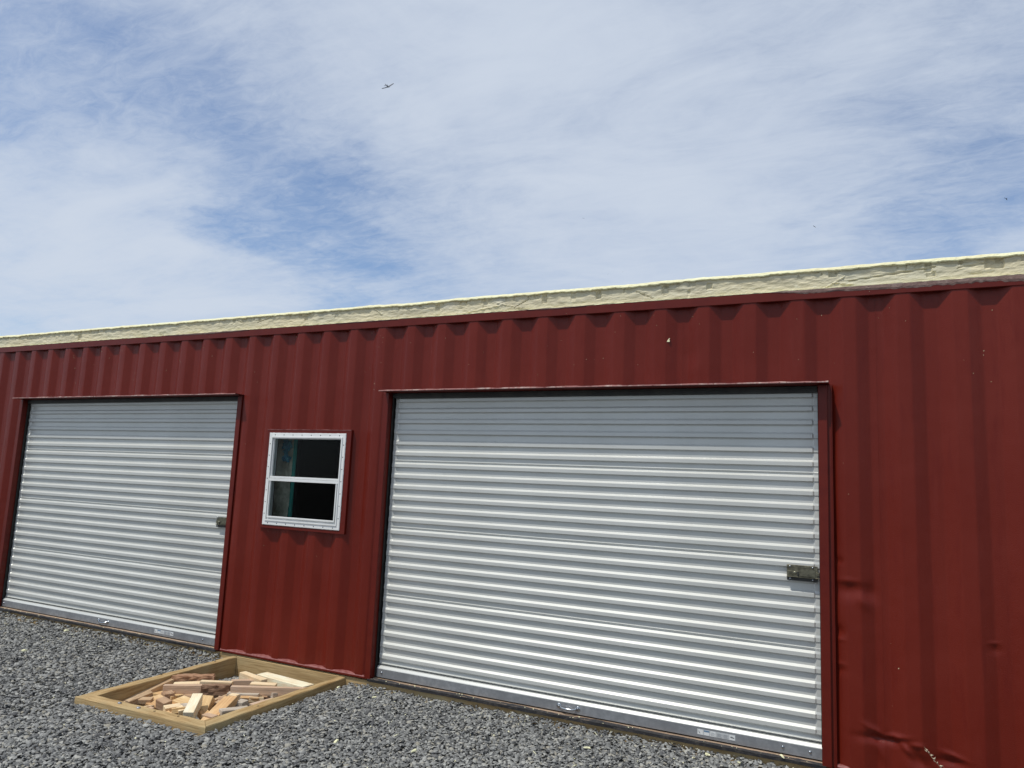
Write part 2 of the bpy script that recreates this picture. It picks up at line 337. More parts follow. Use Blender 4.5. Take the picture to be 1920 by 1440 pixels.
# slate chips: one uncountable mass, dense where the photo shows it, thinner around
def chips(n_var=28):
    V = []; Fc = None
    for k in range(n_var):
        n = 6; a = np.sort(rng.random(n) * .55 + np.arange(n)) * 2 * np.pi / n; r0 = .75 + .5 * rng.random(n)
        el = .45 + .4 * rng.random(); h = .20 + .25 * rng.random()
        b_ = np.stack([np.cos(a) * r0, np.sin(a) * r0 * el, -h * .5 * (.6 + .5 * rng.random(n))], -1)
        t_ = np.stack([np.cos(a) * r0 * (.55 + .4 * rng.random(n)), np.sin(a) * r0 * el * (.55 + .4 * rng.random(n)), h * .5 * (.5 + .8 * rng.random(n))], -1)
        V.append(np.concatenate([b_, t_]))
    T = []
    for i in range(6): j = (i + 1) % 6; T += [(i, j, j + 6), (i, j + 6, i + 6)]
    for i in range(1, 5): T.append((6, 6 + i, 7 + i))
    return np.array(V), np.array(T)
CV, CT = chips()
def scatter(P, size, tone, tilt):
    n = len(P); k = rng.integers(0, len(CV), n); S = CV[k] * size[:, None, None]
    az = rng.random(n) * 2 * np.pi; ti = tilt; ta = rng.random(n) * 2 * np.pi
    ca, sa = np.cos(az), np.sin(az); x, y, z = S[..., 0], S[..., 1], S[..., 2]
    x, y = x * ca[:, None] - y * sa[:, None], x * sa[:, None] + y * ca[:, None]
    ux, uy = np.cos(ta), np.sin(ta); ct, st = np.cos(ti), np.sin(ti)      # tilt about axis (ux,uy)
    dp = x * ux[:, None] + y * uy[:, None]; qx, qy = -uy, ux
    dq = x * qx[:, None] + y * qy[:, None]
    dq2 = dq * ct[:, None] - z * st[:, None]; z2 = dq * st[:, None] + z * ct[:, None]
    x = dp * ux[:, None] + dq2 * qx[:, None]; y = dp * uy[:, None] + dq2 * qy[:, None]
    V = np.stack([x, y, z2], -1) + P[:, None, :]
    F = CT[None] + (np.arange(n) * 12)[:, None, None]
    return V.reshape(-1, 3), F.reshape(-1, 3), np.repeat(tone, 12)
def inbox(x, y, m=0.0):
    return (x > BOX_O[3][0] - m) & (x < BOX_O[1][0] + m) & (y > BOX_O[0][1] - m) & (y < .03)
def region(n, xr, yr, zlo, zhi, smin, smax, hole=True):
    x = rng.uniform(*xr, n); y = rng.uniform(*yr, n)
    if hole:
        k = ~inbox(x, y, .008); x, y = x[k], y[k]
    n = len(x); z = hgt(x, y) + rng.uniform(zlo, zhi, n)
    sz = smin + (smax - smin) * rng.random(n) ** 1.8
    tone = np.clip(rng.normal(.44, .27, n) + .25 * fbm(x * 1.1, y * 1.1, 3), 0, .90); tone[rng.random(n) < .022] = rng.uniform(.9, 1.0)
    return np.stack([x, y, z], -1), sz, tone, np.abs(rng.normal(0, .5, n))
parts_ = [region(int(70000 * DENS), (-8.6, .1), (-2.45, .008), -.016, .006, .0085, .020),
          region(int(26000 * DENS), (-4.6, .1), (-2.3, .008), -.004, .008, .0075, .0175),
          region(int(22000 * DENS), (-11.5, 3.2), (-4.2, -2.4), -.012, .006, .013, .024),
          region(int(9000 * DENS), (-11.5, -8.6), (-2.4, .008), -.012, .006, .013, .024),
          region(int(8000 * DENS), (.1, 3.2), (-2.4, .008), -.012, .006, .012, .022)]
nb = int(7000 * DENS); xb = rng.uniform(BOX_I[3][0], BOX_I[1][0], nb); yb = rng.uniform(-1.24, .005, nb)
zb = -.197 + rng.uniform(0, .012, nb) + .075 * np.exp(-(((xb + 4.30) / .20) ** 2 + ((yb + .10) / .13) ** 2)) + .03 * np.exp(-(((xb + 4.5) / .15) ** 2 + ((yb + .3) / .15) ** 2))
tb = np.clip(rng.normal(.62, .24, nb), 0, .93); tb[rng.random(nb) < .05] = .99
parts_.append((np.stack([xb, yb, zb], -1), .010 + .012 * rng.random(nb), tb, np.abs(rng.normal(0, .6, nb))))
VV = []; FF = []; TT = []; off = 0
for q in parts_:
    v_, f_, t_ = scatter(*q); VV.append(v_); FF.append(f_ + off); TT.append(t_); off += len(v_)
VV = np.concatenate(VV); FF = np.concatenate(FF); TT = np.concatenate(TT)
me = bpy.data.meshes.new('gravel'); me.vertices.add(len(VV)); me.vertices.foreach_set('co', VV.astype(np.float32).ravel())
me.loops.add(len(FF) * 3); me.loops.foreach_set('vertex_index', FF.astype(np.int32).ravel())
me.polygons.add(len(FF)); me.polygons.foreach_set('loop_start', (np.arange(len(FF)) * 3).astype(np.int32))
me.update(calc_edges=True)
at_ = me.attributes.new('tone', 'FLOAT', 'POINT'); at_.data.foreach_set('value', TT.astype(np.float32))
me.materials.append(STONE)
gv = link(me, 'gravel'); tag(gv, 'loose grey slate chips covering the ground in front of the red container', 'gravel', kind='stuff')

# ------------------------------------------------------------------ shipping container
cont = thing('shipping_container', 'dark red corrugated shipping container with two roller doors and a foam-covered roof', 'shipping container', ((X0 + X1) / 2, 0, 0))
cont.location = (0, 0, 0)
def Rk(k):
    if k >= -6: return -.9234 + .278 * k
    if k >= -15: return -2.5914 + .27207 * (k + 6)
    return -5.040 + .2807 * (k + 15)
def profile():
    pts = []
    for k in range(-34, 15):
        r_ = Rk(k); n_ = Rk(k + 1)
        pts += [(r_, 0), (r_ + .068, DEPTH), (r_ + .138, DEPTH), (r_ + .206, 0)]
    return pts
PR = profile()
# round every bend a little
PX, PY = [], []
for i in range(1, len(PR) - 1):
    a, b, c = np.array(PR[i - 1]), np.array(PR[i]), np.array(PR[i + 1]); rr = .007
    p = b + (a - b) / np.linalg.norm(a - b) * rr; q = b + (c - b) / np.linalg.norm(c - b) * rr; mdl = (p + q) / 2 * .5 + b * .5
    for t in (p, mdl, q): PX.append(t[0]); PY.append(t[1])
PX = np.array(PX); PY = np.array(PY)
def ywall(x): return np.interp(x, PX, PY)
def dent(x, z):
    y = np.zeros_like(x)
    def g(cx, cz, sx, sz, a, ang=0.0):
        u = (x - cx) * math.cos(ang) + (z - cz) * math.sin(ang); v = -(x - cx) * math.sin(ang) + (z - cz) * math.cos(ang)
        return a * np.exp(-(u / sx) ** 2 - (v / sz) ** 2)
    # knock beside the latch, high right of the right door
    y += g(-.150, .935, .070, .045, .016) + g(-.155, .985, .06, .018, -.007) + g(-.080, .885, .05, .03, -.010, -.9) + g(-.045, .93, .03, .05, .010)
    y += g(-.20, 1.09, .025, .02, .007) + g(-.205, .71, .03, .03, .010) + g(-.20, .665, .025, .012, -.005) + g(-.205, .50, .03, .02, .007) + g(-.20, .535, .03, .01, -.004)
    # creased tear low down
    y += g(.00, .175, .10, .022, .020, .0) + g(-.04, .215, .05, .012, -.012, -.55) + g(.055, .195, .055, .012, -.016, .15) + g(.11, .15, .06, .014, -.014, -.8)
    y += g(.17, .10, .06, .03, .022, -.8) + g(.16, .175, .03, .012, -.010) + g(.33, .150, .05, .010, -.010, -.2) + g(.31, .115, .07, .02, .014)
    y += g(-.02, .12, .02, .07, -.008, .5) + g(.52, .08, .06, .010, -.009, -.15) + g(.50, .05, .09, .02, .012)
    y += g(.525, .735, .022, .006, -.005) + g(.53, .70, .03, .02, .005) + g(-1.03, 2.30, .05, .07, .006) + g(-1.02, 2.21, .05, .04, -.005)
    y += g(-4.55, .30, .03, .012, -.004) + g(-4.27, .25, .03, .01, -.004) + g(-3.83, 1.42, .03, .012, .004)
    return y * .9
seams = [Rk(k) + .103 for k in range(-33, 14, 4)]
seams = [s for s in seams if X0 < s < X1]
bounds = [X0] + seams + [X1]
HOLES = [(DOORS[0][0] - .050, DOORS[0][1] + .062, -1, Z_HEAD), (DOORS[1][0] - .050, DOORS[1][1] + .074, -1, Z_HEAD), (WIN[0] - .01, WIN[1] + .01, WIN[2] - .01, WIN[3] + .01)]
def holecut(vals, lo, hi, k0, k1):
    for h_ in HOLES:
        for q in (h_[k0], h_[k1]):
            if lo + 1e-4 < q < hi - 1e-4: vals.append(q)
    return vals
for i in range(len(bounds) - 1):
    a, b = bounds[i], bounds[i + 1]
    if b - a < .05: continue
    xs = [a, b] + [q for q in PX if a + .003 < q < b - .003]
    holecut(xs, a, b, 0, 1)
    fine = b > -.4
    if fine: xs += [q for q in np.arange(a, b, .011)]
    xs = np.array(sorted(set(np.round(xs, 5)))); xs = xs[np.concatenate([[True], np.diff(xs) > 5e-4])]
    zs = [.003, Z_RAIL + .002]; holecut(zs, .003, Z_RAIL, 2, 3)
    zs += list(np.arange(.02, 1.2, .0085 if fine else .08)) + list(np.arange(1.2, 2.6, .07 if not (fine or b > -1.3) else .03))
    zs = np.array(sorted(set(np.round(zs, 5)))); zs = zs[np.concatenate([[True], np.diff(zs) > 1e-3])]
    GX, GZ = np.meshgrid(xs, zs); GY = ywall(GX) + dent(GX, GZ) + .0012 * fbm(GX * 2.3, GZ * 2.3, 2)
    GY = GY - .0022 * np.exp(-((GX - a) / .006) ** 2) * (i > 0)      # lapped weld seam between panels
    cx = (xs[:-1] + xs[1:]) / 2; cz = (zs[:-1] + zs[1:]) / 2; CX, CZ = np.meshgrid(cx, cz); keep = np.ones(CX.shape, bool)
    for h_ in HOLES: keep &= ~((CX > h_[0]) & (CX < h_[1]) & (CZ > h_[2]) & (CZ < h_[3]))
    if keep.any(): grid_obj('wall_panel', np.stack([GX, GY, GZ], -1), RED, cont, keep=keep)
# rails
MB().box(X0, X1, -.0045, .06, Z_RAIL, Z_TOP, bev=.003).obj('top_rail', REDT, cont)
for a, b in ((X0, DOORS[0][0] - .050), (DOORS[0][1] + .064, DOORS[1][0] - .050), (DOORS[1][1] + .076, X1)):
    # bottom rail: its top ledge shows in every recess of the corrugation
    n = max(2, int((b - a) / .012)); xx = np.linspace(a, b, n)
    zt = .004 + .006 * vnoise(xx * 6, xx * 0 + 3) + .003 * vnoise(xx * 40, xx * 0)
    rows = [np.stack([xx, 0 * xx - .003, 0 * xx - .014], -1), np.stack([xx, 0 * xx - .003, 0 * xx - .002], -1), np.stack([xx, 0 * xx + .002, zt - .002], -1), np.stack([xx, ywall(xx) + .004, zt], -1), np.stack([xx, 0 * xx + .06, zt], -1)]
    grid_obj('bottom_rail', np.array(rows), [REDT, PINKE], cont, smooth=False, mi=np.repeat([0, 1, 1, 1], n - 1).reshape(4, -1))
# corner posts, end walls, back, roof and floor of the box
for a in (X0 - .06, X1): MB().box(a, a + .06, -.006, .12, -.014, Z_TOP, bev=.004).obj('corner_post', REDT, cont)
MB().box(X0 - .03, X0 - .0, .12, 2.44, -.014, Z_TOP).obj('end_wall', RED, cont)
MB().box(X1, X1 + .03, .12, 2.44, -.014, Z_TOP).obj('end_wall', RED, cont)
MB().box(X0 - .03, X1 + .03, 2.41, 2.44, -.014, Z_TOP).obj('back_wall', [RED], cont)
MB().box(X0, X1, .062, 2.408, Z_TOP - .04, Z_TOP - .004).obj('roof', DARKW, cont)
MB().box(X0, X1, .062, 2.408, -.16, -.02).obj('floor', TANP, cont)
# near-black lining added inside so that the room behind the window stays dark
MB().box(X0 + .01, X1 - .01, 2.38, 2.405, -.018, Z_TOP - .045).obj('blackout_lining', DARKW, cont)

# spray foam on the roof: cut front face, rounded skin lip, rough top
nx = 1400; xx = np.linspace(X0 - .02, X1 + .02, nx)
topz = Z_FOAM + .004 * fbm(xx * 1.1, xx * 0 + 5, 3) + .007 * fbm(xx * 9, xx * 0 + 9, 4) - .007 * np.exp(-((xx + 3.2) / .22) ** 2)
fz = np.linspace(0, 1, 17)
ZF = Z_TOP + .001 + (topz[None] - .020 - Z_TOP) * fz[:, None]; XF = np.repeat(xx[None], 17, 0)
YF = .016 + .006 * fbm(XF * 3, ZF * 12, 3) + .011 * fbm(XF * 16, ZF * 45, 5) + .004 * np.abs(fbm(XF * 5 + 4, ZF * 60, 3))
marks = [(-7.19, .05, 2.713, .03), (-5.06, .02, 2.757, .03), (-4.24, .035, 2.735, .022), (-3.92, .03, 2.735, .02), (-3.20, .03, 2.752, .015), (-2.96, .035, 2.737, .022), (-2.547, .03, 2.735, .028), (-2.07, .035, 2.735, .028), (-1.857, .03, 2.738, .03), (-1.674, .035, 2.738, .030), (-1.211, .04, 2.735, .03), (-.93, .035, 2.737, .022), (-1.06, .02, 2.70, .02), (-.206, .045, 2.752, .018), (.286, .04, 2.752, .028), (.30, .04, 2.71, .012), (.60, .09, 2.745, .03)]
for mx_, mw, mz, mh in marks:
    ins = (np.abs(XF - mx_) < mw * .5) & (np.abs(ZF - mz) < mh)
    YF = np.where(ins, YF + .007 + .008 * ((ZF * 110) % 1) * (mw > .033), YF)
for (sx, sz, L_, slope, amp) in [(-2.55, 2.700, .28, .12, -.008), (-2.35, 2.71, .2, -.25, -.007), (-4.7, 2.745, .16, .25, .008), (.1, 2.725, .45, .10, .012), (-.2, 2.70, .12, .55, -.008), (-.15, 2.69, .1, -.2, -.008), (.5, 2.74, .14, .1, .009), (-5.0, 2.75, .1, -.4, .008), (-3.5, 2.74, .08, -.7, -.007), (-1.35, 2.71, .12, -.5, .008), (-2.25, 2.72, .12, .5, .009), (.35, 2.76, .3, -.03, .007)]:
    u = (XF - sx) / L_; YF = YF + amp * np.exp(-((ZF - sz - slope * (XF - sx)) / .0035) ** 2) * (np.abs(u) < .5)
pit = (vnoise(XF * 45, ZF * 25 + 3) > .80) & (np.arange(17)[:, None] >= 12) & (vnoise(XF * 3, XF * 0 + 8) > .3)
YF = np.where(pit, YF + .008, YF)
lip = .009 + .008 * vnoise(xx * 26, xx * 0 + 2) * 1.0 + .006 * vnoise(xx * 90, xx * 0)
rows = [np.stack([XF[j], YF[j], ZF[j]], -1) for j in range(17)]
mi_rows = [0] * 16
yl = .012 - .008 * vnoise(xx * 30, xx * 0 + 7) - .004
lipb = topz - .004 - lip
rows += [np.stack([xx, yl + .002, lipb], -1), np.stack([xx, yl - .002, lipb + .35 * lip], -1), np.stack([xx, yl + .006, topz + .000], -1), np.stack([xx, yl + .022, topz + .007], -1)]
mi_rows += [0, 1, 1, 1]
for yy in (.06, .10, .2, .5, 1.2, 2.44):
    rows.append(np.stack([xx, 0 * xx + yy, topz + .010 + .02 * fbm(xx * 7 + yy * 9, 0 * xx + yy * 5, 4) - (.05 if yy > 2.4 else 0)], -1)); mi_rows.append(1)
grid_obj('roof_foam', np.array(rows), [FOAMF, FOAMT], cont, mi=np.repeat(mi_rows, nx - 1).reshape(len(mi_rows), -1), smooth=False)
# smeared overspray left on the rail under the foam
for a, b, h0, sd_ in ((-.55, 1.9, .027, 1), (-5.9, -4.85, .008, 2), (-2.2, -1.75, .006, 4), (-3.9, -3.3, .004, 7)):
    n = int((b - a) / .006); q = np.linspace(a, b, n); env = np.clip(np.minimum((q - a), (b - q)) / .25, 0, 1)
    hh = h0 * env * (.35 + .9 * vnoise(q * 7, q * 0 + sd_) + .35 * vnoise(q * 45, q * 0 + sd_))
    rows = [np.stack([q, 0 * q - .0062 - .0012 * vnoise(q * 60, q * 0), 0 * q + Z_TOP + .002], -1), np.stack([q, 0 * q - .0066 - .0022 * vnoise(q * 50, q * 0 + 9), Z_TOP - hh * .6], -1), np.stack([q, 0 * q - .0052, Z_TOP - hh], -1), np.stack([q, 0 * q + .010, Z_TOP - hh + .001], -1)]
    grid_obj('overspray', np.array(rows), SPRAY, cont, smooth=False)
q = np.linspace(X0, X1, 1500)
rows = [np.stack([q, 0 * q - .002 - .004 * vnoise(q * 30, q * 0 + 1), Z_TOP + .0015 + 0 * q], -1), np.stack([q, 0 * q - .003 - .003 * vnoise(q * 34, q * 0 + 1), Z_TOP + .004 + .003 * vnoise(q * 22, q * 0)], -1), np.stack([q, 0 * q + .018, Z_TOP + .008 + .004 * vnoise(q * 18, q * 0 + 4)], -1)]
grid_obj('foam_bead', np.array(rows), FOAMT, cont, smooth=False)

WOOD=[
((-4.618, -0.635, -0.045), (-4.402, -0.451, -0.05), 0.085, 0.085, 0, 'brown', 'rough brown wood block lying highest against the left board of the box'),
((-4.548, -1.095, -0.12), (-4.596, -0.643, -0.055), 0.04, 0.1, 0, 'tan', 'long tan plank on edge running along the left board of the box'),
((-4.451, -1.12, -0.085), (-4.486, -0.913, -0.075), 0.035, 0.09, 14, 'tan', 'knotty splintered wood offcut tilted in the left corner of the box'),
((-4.671, -0.955, -0.13), (-4.662, -0.898, -0.12), 0.05, 0.05, 0, 'pink', 'small pinkish offcut tucked behind the knotty splintered one'),
((-4.459, -0.939, -0.1), (-4.276, -0.983, -0.115), 0.13, 0.06, 6, 'orange', 'wide orange-tan block lying flat near the front left bolts'),
((-4.616, -0.789, -0.115), (-4.367, -0.781, -0.11), 0.14, 0.05, -4, 'yellow', 'broad yellowish offcut lying flat under the long greyish plank'),
((-4.274, -1.016, -0.06), (-4.181, -1.025, -0.07), 0.06, 0.06, 8, 'tan2', 'short square offcut with brown cut end on top of the orange-tan block'),
((-4.491, -0.813, -0.055), (-4.285, -0.664, -0.055), 0.04, 0.06, 0, 'pink', 'long greyish-pink plank on edge left of the dark barky block'),
((-4.268, -0.675, -0.05), (-4.111, -0.562, -0.05), 0.05, 0.1, 0, 'bark', 'dark brown barky block in the middle of the woodpile'),
((-4.531, -0.695, -0.075), (-4.401, -0.565, -0.075), 0.07, 0.05, 0, 'cream', 'pale plank behind the long greyish-pink plank'),
((-4.381, -0.594, -0.055), (-4.182, -0.485, -0.055), 0.04, 0.045, 0, 'cream', 'cream plank just behind the dark barky block'),
((-3.858, -1.146, -0.05), (-3.99, -0.965, 0.0), 0.062, 0.075, 0, 'white', 'bright whitish beam propped up at the front centre of the box'),
((-3.965, -0.944, -0.1), (-3.984, -0.885, -0.03), 0.075, 0.07, 8, 'yellow', 'yellowish block leaning right behind the bright whitish beam'),
((-3.77, -1.074, -0.1), (-3.856, -0.81, -0.03), 0.095, 0.045, -8, 'orange', 'wide orange plank sloping up from the front corner of the box'),
((-3.939, -0.739, -0.045), (-3.878, -0.727, -0.045), 0.05, 0.04, 0, 'cream', 'small cream block end behind the wide orange plank'),
((-3.824, -0.773, -0.06), (-3.767, -0.763, -0.06), 0.065, 0.09, 0, 'grey', 'stubby grey block with a rough white end'),
((-3.745, -0.993, -0.055), (-3.668, -0.836, -0.06), 0.07, 0.06, 0, 'grey', 'pale grey block resting beside the right board of the box'),
((-4.164, -0.991, -0.115), (-4.094, -1.032, -0.12), 0.06, 0.05, 8, 'yellow', 'left one of two small twin offcuts at the front board'),
((-4.112, -0.997, -0.085), (-4.047, -1.029, -0.1), 0.04, 0.06, 6, 'cream', 'right one of two small twin offcuts at the front board'),
((-4.15, -1.092, -0.115), (-4.108, -1.021, -0.115), 0.07, 0.03, 0, 'cream', 'flat cream offcut half under the front board bolts'),
((-4.322, -0.828, -0.11), (-4.18, -0.842, -0.115), 0.1, 0.04, 4, 'yellow', 'yellow-tan plank slanting in behind the bright whitish beam'),
((-4.351, -0.853, -0.13), (-4.184, -0.87, -0.14), 0.1, 0.04, -3, 'orange', 'tan plank lying low between the twin offcuts and the whitish beam'),
((-4.352, -0.723, -0.11), (-4.271, -0.729, -0.11), 0.08, 0.05, 0, 'tan2', 'brownish offcut half buried below the greyish-pink plank'),
((-4.077, -0.595, -0.045), (-3.63, -0.317, -0.05), 0.035, 0.055, 0, 'pink', 'longest pinkish plank on edge reaching the right board'),
((-4.084, -0.613, -0.085), (-3.896, -0.511, -0.085), 0.05, 0.06, 0, 'grey', 'grey-tan plank lying under the longest pinkish plank'),
((-4.088, -0.404, -0.065), (-3.923, -0.32, -0.065), 0.06, 0.05, 0, 'cream', 'cream offcut with square dark end behind the longest pinkish plank'),
((-4.35, -0.227, -0.06), (-4.058, -0.299, -0.06), 0.055, 0.05, 0, 'cream', 'cream plank slanting near the back board beside the gravel heap'),
((-4.229, -0.146, -0.07), (-3.713, -0.221, -0.065), 0.1, 0.05, 0, 'white', 'long whitish plank with a dark knot near the back board'),
((-3.83, -0.642, -0.115), (-3.763, -0.326, -0.105), 0.05, 0.035, 0, 'pink', 'thin pinkish plank half hidden along the right board'),
((-4.292, -0.389, -0.08), (-4.144, -0.263, -0.08), 0.05, 0.04, 0, 'pink', 'thin pinkish strip behind the cream planks near the gravel heap'),
((-3.93, -0.364, -0.13), (-3.858, -0.263, -0.13), 0.04, 0.03, 0, 'tan2', 'small brown stick in the dark gap below the longest pinkish plank'),
((-4.055, -0.764, -0.13), (-4.079, -0.674, -0.12), 0.06, 0.05, 5, 'pink', 'small pink offcut between the yellowish block and the wide orange plank'),
((-4.045, -0.179, -0.09), (-3.821, -0.198, -0.09), 0.09, 0.04, 0, 'cream', 'flat cream board under the long whitish plank'),
((-4.308, -0.509, -0.15), (-4.041, -0.439, -0.16), 0.1, 0.05, 0, 'tan2', 'deep brown offcut at the bottom of the pile centre'),
((-4.648, -0.706, -0.16), (-4.438, -0.511, -0.17), 0.12, 0.05, 0, 'tan2', 'deep tan offcut at the bottom of the pile left side'),
]

# ------------------------------------------------------------------ door frames and roller doors
def strip_edge(parent, x0, x1, z, y, seed):
    """thin ragged weld line along the lip of the header, sunlight painted into its colour"""
    n = int((x1 - x0) / .02); q = np.linspace(x0, x1, n)
    rows = [np.stack([q, 0 * q + y - .0015, 0 * q + z - .0045], -1), np.stack([q, 0 * q + y - .002, z + .001 + .002 * vnoise(q * 20, q * 0 + seed)], -1), np.stack([q, 0 * q + y + .010, z + .003 + .004 * vnoise(q * 14, q * 0 + seed + 3)], -1), np.stack([q, 0 * q + y + .03, z + .003 + 0 * q], -1)]
    grid_obj('header_edge', np.array(rows), EDGE, parent, smooth=False)
FR = .050
CY = .062    # front of the curtain
def slat_mesh(L_, seam, step):
    zr, zs = .0225, .0130            # ridge height, upper slope height
    # from the top of the slat (lower edge of the ridge above) downwards
    pr = [(0, 0.000), (.0068, -.0014), (.0122, -.0046), (.0142, -.0100)]
    rec = -(step - zr - zs)
    if seam: pr += [(.0142, rec + .0185), (.0098, rec + .0165), (.0098, rec + .0125), (.0142, rec + .011), (.0108, rec + .0085), (.0142, rec + .0055)]
    pr += [(.0142, rec), (.0136, rec - .0006), (.0005, rec - zs + .0005), (0, rec - zs), (0, -step + .0003)]
    xs = [0, .004, .026, .034, L_ - .034, L_ - .026, L_ - .004, L_]; fl = [.75, .75, .75, 0, 0, .75, .75, .75]
    P = np.array([[(x, y * (1 - f) + .0075 * f, z) for x, f in zip(xs, fl)] for (y, z) in pr], float)
    r_, c_ = P.shape[:2]; m = MB(); idx = np.arange(r_ * c_).reshape(r_, c_)
    m.add(P.reshape(-1, 3), [(idx[i, j], idx[i + 1, j], idx[i + 1, j + 1], idx[i, j + 1]) for i in range(r_ - 1) for j in range(c_ - 1)], 0, False)
    me = m.mesh('slat', DOOR)
    return me
def roller_door(a, b, handle_x, stk, bolts, latch_z, latch_x, seed):
    L_ = (b - .004) - (a + .020); x0 = a + .020
    # guides and hood are the fixed body of the door
    hd = MB(); hd.box(a + .006, b - .006, .040, .048, 2.050, 2.087, 0); hd.box(a + .006, b - .006, .034, .040, 2.064, 2.070, 0); hd.box(a + .006, b - .006, .048, .12, 2.082, 2.087, 0)
    door = hd.obj('roller_door', DARKM, cont)
    m = MB()
    m.box(a + .002, a + .012, .046, .050, 0, 2.085, 0)                                   # lip of the guide seen beside the curtain
    m.box(a + .002, a + .006, .050, .10, 0, 2.085, 0); m.box(a + .002, a + .05, .100, .104, 0, 2.085, 0)
    m.obj('guide_rail', DARKM, door); m = MB()
    m.box(b - .006, b - .002, .050, .10, 0, 2.085, 0); m.box(b - .05, b - .002, .100, .104, 0, 2.085, 0)
    m.obj('guide_rail', DARKM, door)
    zs = [.1301 + seed]
    k = 0
    while zs[-1] < 2.07:
        k += 1; zs.append(zs[-1] + (.0885 if k % 6 == 0 else .0815))
    mA = slat_mesh(L_, False, .0815); mB = slat_mesh(L_, True, .0885)
    for k in range(1, len(zs)):
        s = k % 6 == 0
        o = link(mB if s else mA, 'slat', door, (x0, CY + random.uniform(-.0006, .0006), zs[k]))
    # bottom bar with seal and bolts; pale door paint stands for the sun highlight on its lip
    m = MB(); zb = zs[0]
    prof = [(CY - .016, .002), (CY - .016, .060), (CY - .0145, .064), (CY - .004, .078), (CY + .004, .080), (CY + .010, .082), (CY + .010, .088), (CY + .004, .090), (CY + .004, .095), (CY + .011, .097), (CY + .013, .112), (CY + .0125, zb - .008), (CY + .006, zb - .002), (CY, zb), (CY + .03, zb), (CY + .03, .002)]
    n = len(prof)
    mm = [0, 3, 3, 3, 2, 2, 2, 2, 3, 3, 3, 3, 3, 0, 0, 0]
    for i in range(n):
        p, q = prof[i], prof[(i + 1) % n]
        m.add([(x0, p[0], p[1]), (x0 + L_, p[0], p[1]), (x0 + L_, q[0], q[1]), (x0, q[0], q[1])], [(0, 1, 2, 3)], mm[i])
    m.add([(x0, p[0], p[1]) for p in prof], [tuple(range(n))], 0); m.add([(x0 + L_, p[0], p[1]) for p in prof], [tuple(range(n))[::-1]], 0)
    bar = m.obj('bottom_bar', [GALV, CHROME, SEAL, DOOR], door)
    yb = CY - .016
    for bx in bolts: MB().dome((bx, yb, .034), .0085, .007).obj('bolt', CHROME, door)
    # pull handle
    h = MB(); hx = handle_x; w = .13
    for s in (-1, 1):
        h.dome((hx + s * w / 2, yb, .034), .0165, .004, n=14); h.dome((hx + s * w / 2, yb - .004, .036), .0065, .006, n=10)
    h.tube([(hx - w / 2 + .010, yb - .003, .032), (hx - w / 2 + .022, yb - .014, .028), (hx - .02, yb - .022, .026), (hx + .02, yb - .022, .026), (hx + w / 2 - .022, yb - .014, .028), (hx + w / 2 - .010, yb - .003, .032)], [.006, .0068, .0075, .0075, .0068, .006], 8)
    h.obj('handle', CHROME, door)
    # sticker strip with small print panels
    s0, s1 = stk; st = MB(); zc = .034; hh = .016; y = yb
    st.box(s0, s1, y - .0012, y, zc - hh, zc + hh, 0)
    n = 6; wv = (s1 - s0) / n
    for i in range(n):
        u0, u1 = s0 + wv * i + .003, s0 + wv * (i + 1) - .003
        st.box(u0, u1, y - .0019, y - .0013, zc - hh + .002, zc + hh - .003, 1 if i in (0, 1, 2, 5) else 0)
        if i == 1: st.box(u0, u1, y - .0026, y - .0020, zc + hh - .011, zc + hh - .003, 3)
        elif i == 0:
            st.prism([(u0 + .004, zc + .008), (u0 + .013, zc - .002), (u0 + .016, zc - .008), (u0 + .008, zc - .004)], 'y', y - .0026, y - .0020, 2)
        elif i == 5: st.prism([(u0 + .003, zc + .002), (u0 + .010, zc + .006), (u1 - .003, zc), (u1 - .006, zc - .004), (u0 + .008, zc - .002)], 'y', y - .0026, y - .0020, 2)
        else:
            for r_ in range(4): st.box(u0 + .003, u1 - .003 - .004 * (r_ % 2), y - .0024, y - .0020, zc - .009 + r_ * .005, zc - .0078 + r_ * .005, 2)
    st.obj('sticker', [STK, STKL, STKD, STKB], door)
    # slide-bolt latch on its plate
    lx0, lx1, lz0, lz1 = latch_x[0], latch_x[1], latch_z[0], latch_z[1]; H = lz1 - lz0; yl = CY - .004
    m = MB(); pt = .0035
    m.box(lx0, lx1, yl - .016, yl - .0125, lz0, lz0 + .020, 1, .0008)                    # lower dark flange
    m.box(lx0, lx1 + .012, yl - .030, yl - .012, lz0 + .020, lz0 + .0235, 0, .0008)      # shelf, catches the sun
    m.box(lx0, lx1, yl - .016, yl - .0125, lz0 + .0235, lz1, 0, .0008)                   # back plate
    m.box(lx0, lx1 - .02, yl - .0185, yl - .016, lz1 - .016, lz1 - .001, 0, .0008)
    m.box(lx0, lx1, yl - .0125, yl + .008, lz0 + .01, lz1 - .01, 1)
    zc = lz0 + H * .52
    m.box(lx0 + .004, lx1 + .010, yl - .027, yl - .0165, zc - .010, zc + .008, 0, .001)   # sliding bar
    bw = (lx1 - lx0); bx = lx0 + bw * .42
    m.prism([(bx, zc - .014), (lx1 - .012, zc - .014), (lx1 - .012, zc + .016), (lx1 - .03, zc + .026), (bx + .022, zc + .026), (bx, zc + .014)], 'y', yl - .034, yl - .0285, 0)   # keeper
    m.box(bx, lx1 - .012, yl - .0285, yl - .016, zc + .010, zc + .013, 0); m.box(bx, lx1 - .012, yl - .036, yl - .016, zc - .016, zc - .0145, 0)
    m.dome((lx0 + bw * .27, yl - .0272, zc - .002), .0095, .004, n=12, mi=0)
    m.box(bx - .012, bx - .004, yl - .036, yl - .0275, zc - .020, zc + .008, 1, .001)
